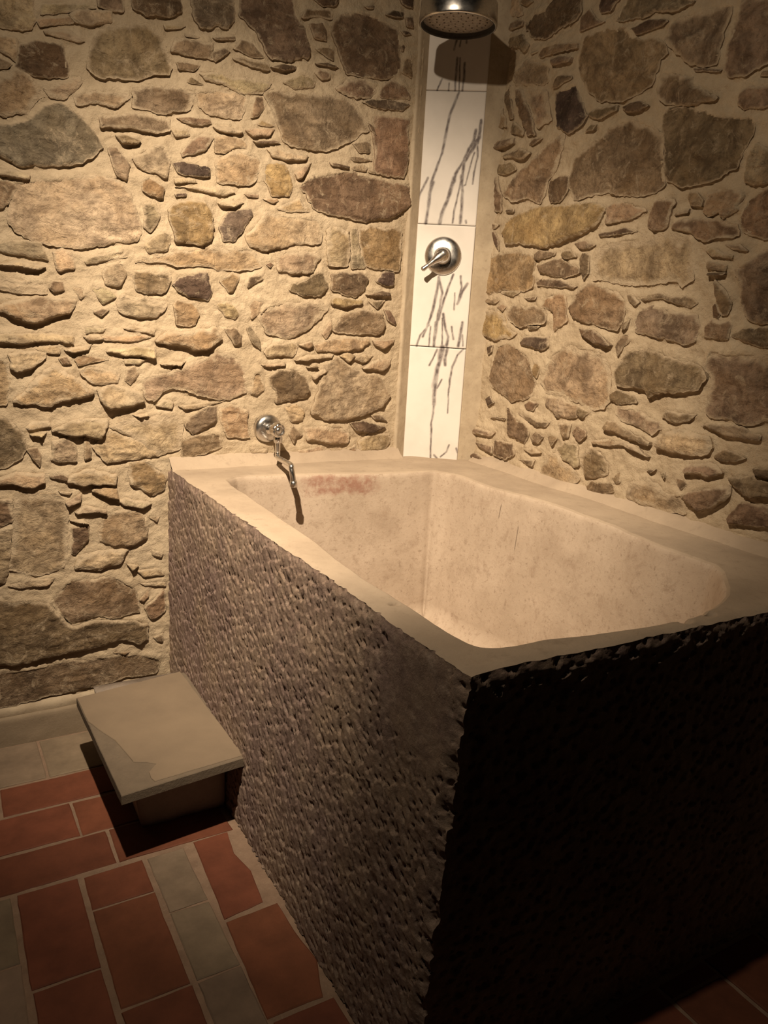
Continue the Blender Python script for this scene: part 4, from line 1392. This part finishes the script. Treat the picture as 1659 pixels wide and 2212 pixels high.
# rim top
outer = np.vstack([left_top[::3, :2], left_top[-1:, :2], front_top[2::3, :2], front_top[-1:, :2],
                   np.stack([np.full(30, XR), np.linspace(front_top[-1, 1] + 0.05, YW + 0.01, 30)], 1),
                   np.stack([np.linspace(XR - 0.04, left_top[0, 0] + 0.04, 24), np.full(24, YW + 0.01)], 1)])
g1, g2 = np.meshgrid(np.arange(0.66, XR, 0.011), np.arange(0.87, YW + 0.01, 0.011))
g1 = g1.ravel(); g2 = g2.ravel()
k = pip(g1, g2, outer) & ~pip(g1, g2, inn)
k &= (edge_dist(g1, g2, outer) > 0.006) & (edge_dist(g1, g2, inn) > 0.006)
pts = [np.stack([g1[k], g2[k]], 1)]
for px_ in ((853, 1306), (1480, 1341), (1533, 1327)):
    qq = onz(px_, HB)
    a1, a2 = np.meshgrid(np.linspace(-0.022, 0.022, 13), np.linspace(-0.018, 0.018, 11))
    a1 = a1.ravel() + qq[0]; a2 = a2.ravel() + qq[1]
    kk = ~pip(a1, a2, inn) & (edge_dist(a1, a2, inn) > 0.004) & (edge_dist(a1, a2, outer) > 0.004) & pip(a1, a2, outer)
    pts.append(np.stack([a1[kk], a2[kk]], 1))
allp = np.vstack([outer, inn] + pts)
no = len(outer)
vo, _, fo, *_ = delaunay_2d_cdt([Vector((float(a), float(b))) for a, b in allp],
                                [(i, (i + 1) % no) for i in range(no)] + [(no + i, no + (i + 1) % ni) for i in range(ni)], [], 1, 1e-7)
vo = np.array([(v.x, v.y) for v in vo])
tr_ = []
cen = np.array([vo[list(f)].mean(0) for f in fo])
keep = ~pip(cen[:, 0], cen[:, 1], inn)
for f, kf in zip(fo, keep):
    if not kf: continue
    a, b, c = f[:3]
    cr = (vo[b, 0] - vo[a, 0]) * (vo[c, 1] - vo[a, 1]) - (vo[b, 1] - vo[a, 1]) * (vo[c, 0] - vo[a, 0])
    tr_.append((a, b, c) if cr > 0 else (a, c, b))
dout = edge_dist(vo[:, 0], vo[:, 1], outer)
zt = rim_z(vo[:, 0], vo[:, 1]) - 0.004 * np.exp(-(dout / 0.006) ** 2)
bath_v.append(np.concatenate([vo, zt[:, None]], 1))
bath_t.append(np.array(tr_) + noff); bath_st += [2] * len(tr_)
noff += len(vo)
# basin
lev = [(0, 0), (0.003, 0.0012), (0.007, 0.004), (0.0105, 0.009), (0.013, 0.016)] + \
      [(0.013 + 0.045 * t, 0.016 + 0.47 * t) for t in np.linspace(0.03, 1, 46)] + \
      [(0.070, 0.512), (0.090, 0.530), (0.12, 0.540)]
rings = []
for s_, (ins, dz) in enumerate(lev):
    P = inn + inw * ins
    if s_ > 3:
        nn_ = 0.003 * fbm(np.arange(ni) * 0.10, np.full(ni, dz * 9.0), 81, 4)
        P = P + inw * (nn_ * min(1, (s_ - 3) / 4))[:, None]
    z = rim_z(inn[:, 0], inn[:, 1]) - dz
    rings.append(np.concatenate([P, z[:, None]], 1))
cen = np.array([*inn.mean(0), HB - 0.545])
rings += [rings[-1] * (1 - t) + cen * t for t in (0.4, 0.8, 0.995)]
nr = len(rings)
bath_v.append(np.vstack(rings))
qs = []
for s_ in range(nr - 1):
    a = np.arange(ni); b = (a + 1) % ni
    qs.append(np.stack([s_ * ni + a, s_ * ni + b, (s_ + 1) * ni + b, (s_ + 1) * ni + a], -1))
q = np.vstack(qs) + noff
bath_q.append(q); bath_sq += [2] * (2 * ni) + [1] * (len(q) - 2 * ni)
noff += nr * ni
BV = np.vstack(bath_v)
bath = fast_mesh('stone_bath', BV, np.vstack(bath_q), [M_BOUT, M_BIN, M_RIM], loc=(1.26, 1.73, 0.0), tris=np.vstack(bath_t), slots=bath_sq + bath_st)
tag(bath, 'large hollowed stone bath with pick-marked outer sides and a worn pale basin', 'bath')

# mortar bedding where the rim meets the walls
fil = strip_mesh('trim_4', [(YW + 0.01, 0.936), (YW - 0.010, 0.924), (YW - 0.026, 0.908), (YW - 0.044, 0.897), (YW - 0.052, 0.882)], 0.69, 1.575, M_RIM, n=200, amp=0.003, seed=12)
tag(fil, 'smooth mortar fillet between bath rim and the wall with the tap', 'trim', kind='structure')
PR = resample(np.array([(XW + 0.01, 0.928), (XW - 0.010, 0.916), (XW - 0.022, 0.905), (XW - 0.036, 0.896), (XW - 0.044, 0.880)], float), 0.01, closed=False)
ys = np.linspace(2.42, 0.89, 220)
A, B = np.meshgrid(ys, np.arange(len(PR)))
v = np.stack([PR[B, 0] + 0.0025 * fbm(A * 9, B * 0.4, 21, 3), A, PR[B, 1] + 0.002 * fbm(A * 12, B * 0.5, 25, 3)], -1).reshape(-1, 3)
f2 = fast_mesh('trim_5', v, grid_quads(len(PR), len(ys), flip=True), M_RIM)
tag(f2, 'smooth mortar fillet between bath rim and the brown stone wall', 'trim', kind='structure')

# ================================================================ STONE STEP
ZS = 0.234
sl = [onz(p, ZS)[:2] for p in ((165, 1507), (400, 1450), (527, 1635), (262, 1718))]
sl = np.array(sl)
step = empty('stone_step', (*sl.mean(0), 0.0), 'low step of a slate slab on a stone block beside the bath', 'step')


def prism(name, poly, z0, z1, mat, parent, bev=0.002, seed=0, rough=0.001, st=0.02):
    B = resample_sharp(poly, st)
    B = B + np.stack([fbm(B[:, 0] * 30, B[:, 1] * 30, seed, 3), fbm(B[:, 0] * 30 + 4, B[:, 1] * 30, seed + 2, 3)], 1) * rough
    ar_ = np.dot(B[:, 0], np.roll(B[:, 1], -1)) - np.dot(B[:, 1], np.roll(B[:, 0], -1))
    if ar_ < 0: B = B[::-1]
    c = B.mean(0); n = len(B)
    In = c + (B - c) * (1 - bev / np.maximum(np.linalg.norm(B - c, axis=1), 0.01))[:, None]
    L = [(B, z0), (B, z1 - bev), (In, z1)]
    V = [(p[0], p[1], z) for P, z in L for p in P]
    Fc = [tuple(range(n))[::-1]]
    for s_ in range(2):
        for i in range(n):
            j = (i + 1) % n
            Fc.append((s_ * n + i, s_ * n + j, (s_ + 1) * n + j, (s_ + 1) * n + i))
    Fc.append(tuple(range(2 * n, 3 * n)))
    return mesh(name, V, Fc, mat, parent, False)


slab = prism('slab', sl, ZS - 0.0285, ZS - 0.002, M_SLATE_RAW, step, seed=3)
slab['label'] = 'grey-brown slate slab with a flaked corner'
T8 = lambda X, Y: onz((X / 2.765, 1350 + Y / 2.765), ZS)[:2]
prism('slab_face', [T8(458, 436), T8(1075, 277), T8(1455, 775), T8(925, 932), T8(905, 915), T8(890, 880), T8(935, 830), T8(870, 818), T8(795, 815),
                    T8(735, 745), T8(690, 690), T8(600, 630), T8(525, 575)], ZS - 0.0022, ZS + 0.0005, M_SLATE, slab, bev=0.0015, seed=6, rough=0.0015, st=0.01)
# block below, set back from the slab edge
def block_ring(z):
    t = z / 0.2
    x0 = 0.437 - 0.030 * t
    return np.array([[x0, 1.956], [0.676, 1.952], [0.672, 2.46], [x0, 2.46]])


zs = np.linspace(0.0, ZS - 0.0285, 10)
V = []; Fc = []
for k_, z in enumerate(zs):
    Bb = resample_sharp(block_ring(0.0), 0.02)
    Bb[:, 0] += (0.676 - Bb[:, 0]) / 0.239 * (-0.030 * z / 0.2)
    cb = Bb.mean(0)
    nn_ = fbm(Bb[:, 0] * 14 + z * 9, Bb[:, 1] * 14 + z * 7, 45, 3) * 0.004
    P = cb + (Bb - cb) * (1 - 0.02 * math.exp(-z / 0.015) * (1 + fbm(Bb[:, 0] * 30, Bb[:, 1] * 9, 46, 2)) + nn_ / 0.2)[:, None]
    V += [(p[0], p[1], z) for p in P]
    n = len(Bb)
for k_ in range(len(zs) - 1):
    for i in range(n):
        j = (i + 1) % n
        Fc.append((k_ * n + i, k_ * n + j, (k_ + 1) * n + j, (k_ + 1) * n + i))
Fc.append(tuple(range(n))[::-1]); Fc.append(tuple(range((len(zs) - 1) * n, len(zs) * n)))
mesh('block', V, Fc, M_BLOCK, step, True)['label'] = 'rough grey stone block'

# ================================================================ SHOWER VALVE
vc2 = on_strip((957, 553), 0.0105)
n3 = Vector((SN[0], SN[1], 0)); s3 = Vector((SD[0], SD[1], 0)); z3 = Vector((0, 0, 1))
vo_ = Vector(vc2)
valve = empty('shower_valve', vo_, 'round chrome shower valve with a lever on the marble strip', 'valve')
lathe('escutcheon', [(0.0, -0.003), (0.0675, -0.002), (0.0675, 0.003), (0.0660, 0.0065), (0.060, 0.011), (0.049, 0.0155), (0.036, 0.0178), (0.030, 0.0182), (0.0, 0.0185)], vo_, n3, M_CHROME, valve, 64)
lathe('hub', [(0.031, 0.010), (0.031, 0.024), (0.0295, 0.034), (0.027, 0.045), (0.023, 0.055), (0.015, 0.062), (0.0, 0.065)], vo_, n3, M_CHROME, valve)
e0 = vo_ + n3 * 0.047
lt = Vector(on_strip((914, 581), 0.075))
md = e0.lerp(lt, 0.45) + n3 * 0.006
tube('lever', [e0 - (lt - e0).normalized() * 0.004, e0.lerp(lt, 0.2) + n3 * 0.004, md, e0.lerp(lt, 0.75) + n3 * 0.003, lt, lt + (lt - e0).normalized() * 0.006],
     [0.021, 0.0185, 0.0110, 0.0075, 0.0095, 0.004], M_CHROME, valve)

# ================================================================ SHOWER HEAD
hc = ony((990, 45), YW - 0.27)
hc = Vector(hc)
head = empty('overhead_shower', hc, 'round chrome overhead shower rose on a wall arm above the marble strip', 'shower')
HR = 0.121
ax = (Vector((0, 0, 1)) + n3 * (-0.015)).normalized()
lathe('shell', [(HR * 0.93, 0.002), (HR * 0.945, -0.014), (HR * 0.965, -0.0165), (HR * 1.0, -0.015), (HR * 1.012, -0.010), (HR * 1.005, 0.004), (HR * 0.985, 0.045), (HR * 0.94, 0.055),
                (HR * 0.80, 0.065), (HR * 0.55, 0.084), (HR * 0.30, 0.106), (0.022, 0.118), (0.017, 0.128), (0.0, 0.129)], hc, ax, M_CHROME, head, 72)
lathe('dark_lip_ring', [(HR * 0.915, 0.0), (HR * 0.925, -0.012), (HR * 0.942, -0.0155), (HR * 0.96, -0.0168), (HR * 0.94, -0.008), (HR * 0.935, 0.001)], hc, ax, M_DARK, head, 72)  # chrome inner lip reflects dark here; that reflection is painted as a dark ring
face = lathe('spray_face', [(HR * 0.93, 0.004), (HR * 0.925, 0.0), (HR * 0.5, -0.0015), (0.0, -0.002)], hc, ax, M_SPRAY, head, 72)
dz, da, db = frame_of(ax)
for ringr, cnt_ in ((0.0, 1), (0.024, 6), (0.046, 12), (0.068, 18), (0.090, 24)):
    for k_ in range(cnt_):
        t = 2 * math.pi * k_ / cnt_ + ringr * 9
        p = hc + da * (math.cos(t) * ringr) + db * (math.sin(t) * ringr) - dz * 0.0005
        lathe('nozzle', [(0.0028, 0.0), (0.0025, 0.003), (0.0012, 0.0042)], p, -dz, M_SPRAY, face, 10)
ballc = hc + dz * 0.138
lathe('swivel_nut', [(0.0, -0.014), (0.015, -0.013), (0.0185, -0.006), (0.0185, 0.006), (0.015, 0.013), (0.0, 0.014)], ballc, dz, M_CHROME, head, 24)
mid_u = 0.55 * SWID
wallp = Vector(strip_pt(mid_u, float(hc.z) + 0.215, 0.008))
tube('arm', [ballc + dz * 0.004, ballc + dz * 0.03 + (wallp - ballc) * 0.03, ballc.lerp(wallp, 0.3) + dz * 0.05, ballc.lerp(wallp, 0.7) + dz * 0.03, wallp],
     0.0105, M_CHROME, head)
lathe('wall_flange', [(0.031, -0.002), (0.031, 0.004), (0.027, 0.010), (0.014, 0.014)], wallp, n3, M_CHROME, head, 32)

# ================================================================ WALL TAP
tc = Vector(ony((578, 925), YW - 0.006))
out = Vector((0, -1, 0))
tap = empty('wall_tap', tc, 'chrome wall tap with swan spout over the bath rim', 'tap')
lathe('rosette', [(0.049, -0.012), (0.0495, 0.002), (0.048, 0.008), (0.043, 0.014), (0.034, 0.0185), (0.021, 0.0205), (0.0, 0.0208)], tc, out, M_CHROME, tap, 48)
tdir = Vector((0.12, -1, 0.02)).normalized()
lathe('stem', [(0.0195, 0.014), (0.0190, 0.026), (0.0140, 0.028), (0.0130, 0.060), (0.0155, 0.062), (0.0155, 0.078)], tc, tdir, M_CHROME, tap, 24)
hb = Vector(ony((603, 930), YW - 0.118))
d_, a_, b_ = frame_of(tdir)
nseg = 64
V = []; Fc = []
prof = [(0.013, -0.036), (0.0215, -0.030), (0.0245, -0.022), (0.0245, -0.004), (0.0220, 0.003), (0.0165, 0.0045), (0.0145, 0.001), (0.0100, 0.001), (0.0090, 0.004), (0.0, 0.004)]
for r_, h_ in prof:
    for k_ in range(nseg):
        t = 2 * math.pi * k_ / nseg
        rr = r_ * (1 - (0.12 * max(0.0, math.cos(6 * t)) ** 2 if r_ > 0.018 else 0))
        V.append(hb + d_ * h_ + a_ * (math.cos(t) * max(rr, 1e-5)) + b_ * (math.sin(t) * max(rr, 1e-5)))
for i in range(len(prof) - 1):
    for k_ in range(nseg):
        j = (k_ + 1) % nseg
        Fc.append((i * nseg + k_, i * nseg + j, (i + 1) * nseg + j, (i + 1) * nseg + k_))
mesh('handle', V, Fc, M_CHROME, tap)
bdy = tc + tdir * 0.074
lathe('valve_body', [(0.0, -0.022), (0.0180, -0.018), (0.0185, 0.014), (0.014, 0.024), (0.0, 0.025)], bdy, tdir, M_CHROME, tap, 24)
sp0 = bdy + Vector((0, 0, -0.010))
lathe('union_nut', [(0.0120, 0.004), (0.0155, 0.012), (0.0155, 0.028), (0.0115, 0.032)], sp0, Vector((0, 0, -1)), M_CHROME, tap, 6)
zq = float(ony((595, 988), sp0.y)[2])
q0 = Vector((sp0.x, sp0.y, sp0.z - 0.024))
bend = Vector((sp0.x, sp0.y, zq))
end = Vector(ony((630, 1006), YW - 0.315))
dirh = (end - bend).normalized()
spout_end = Vector(ony((634, 1040), end.y - 0.008))
tube('spout', [q0, q0.lerp(bend, 0.55), bend + Vector((0, 0, 0.014)), bend + dirh * 0.012, bend.lerp(end, 0.5), end - dirh * 0.016, end + Vector((0, 0, -0.012)), spout_end],
     0.0090, M_CHROME, tap, sub=8)
lathe('aerator', [(0.0092, -0.002), (0.0118, 0.0), (0.0118, 0.016), (0.0104, 0.018), (0.0, 0.018)], spout_end, Vector((0, 0, -1)), M_CHROME, tap, 24)
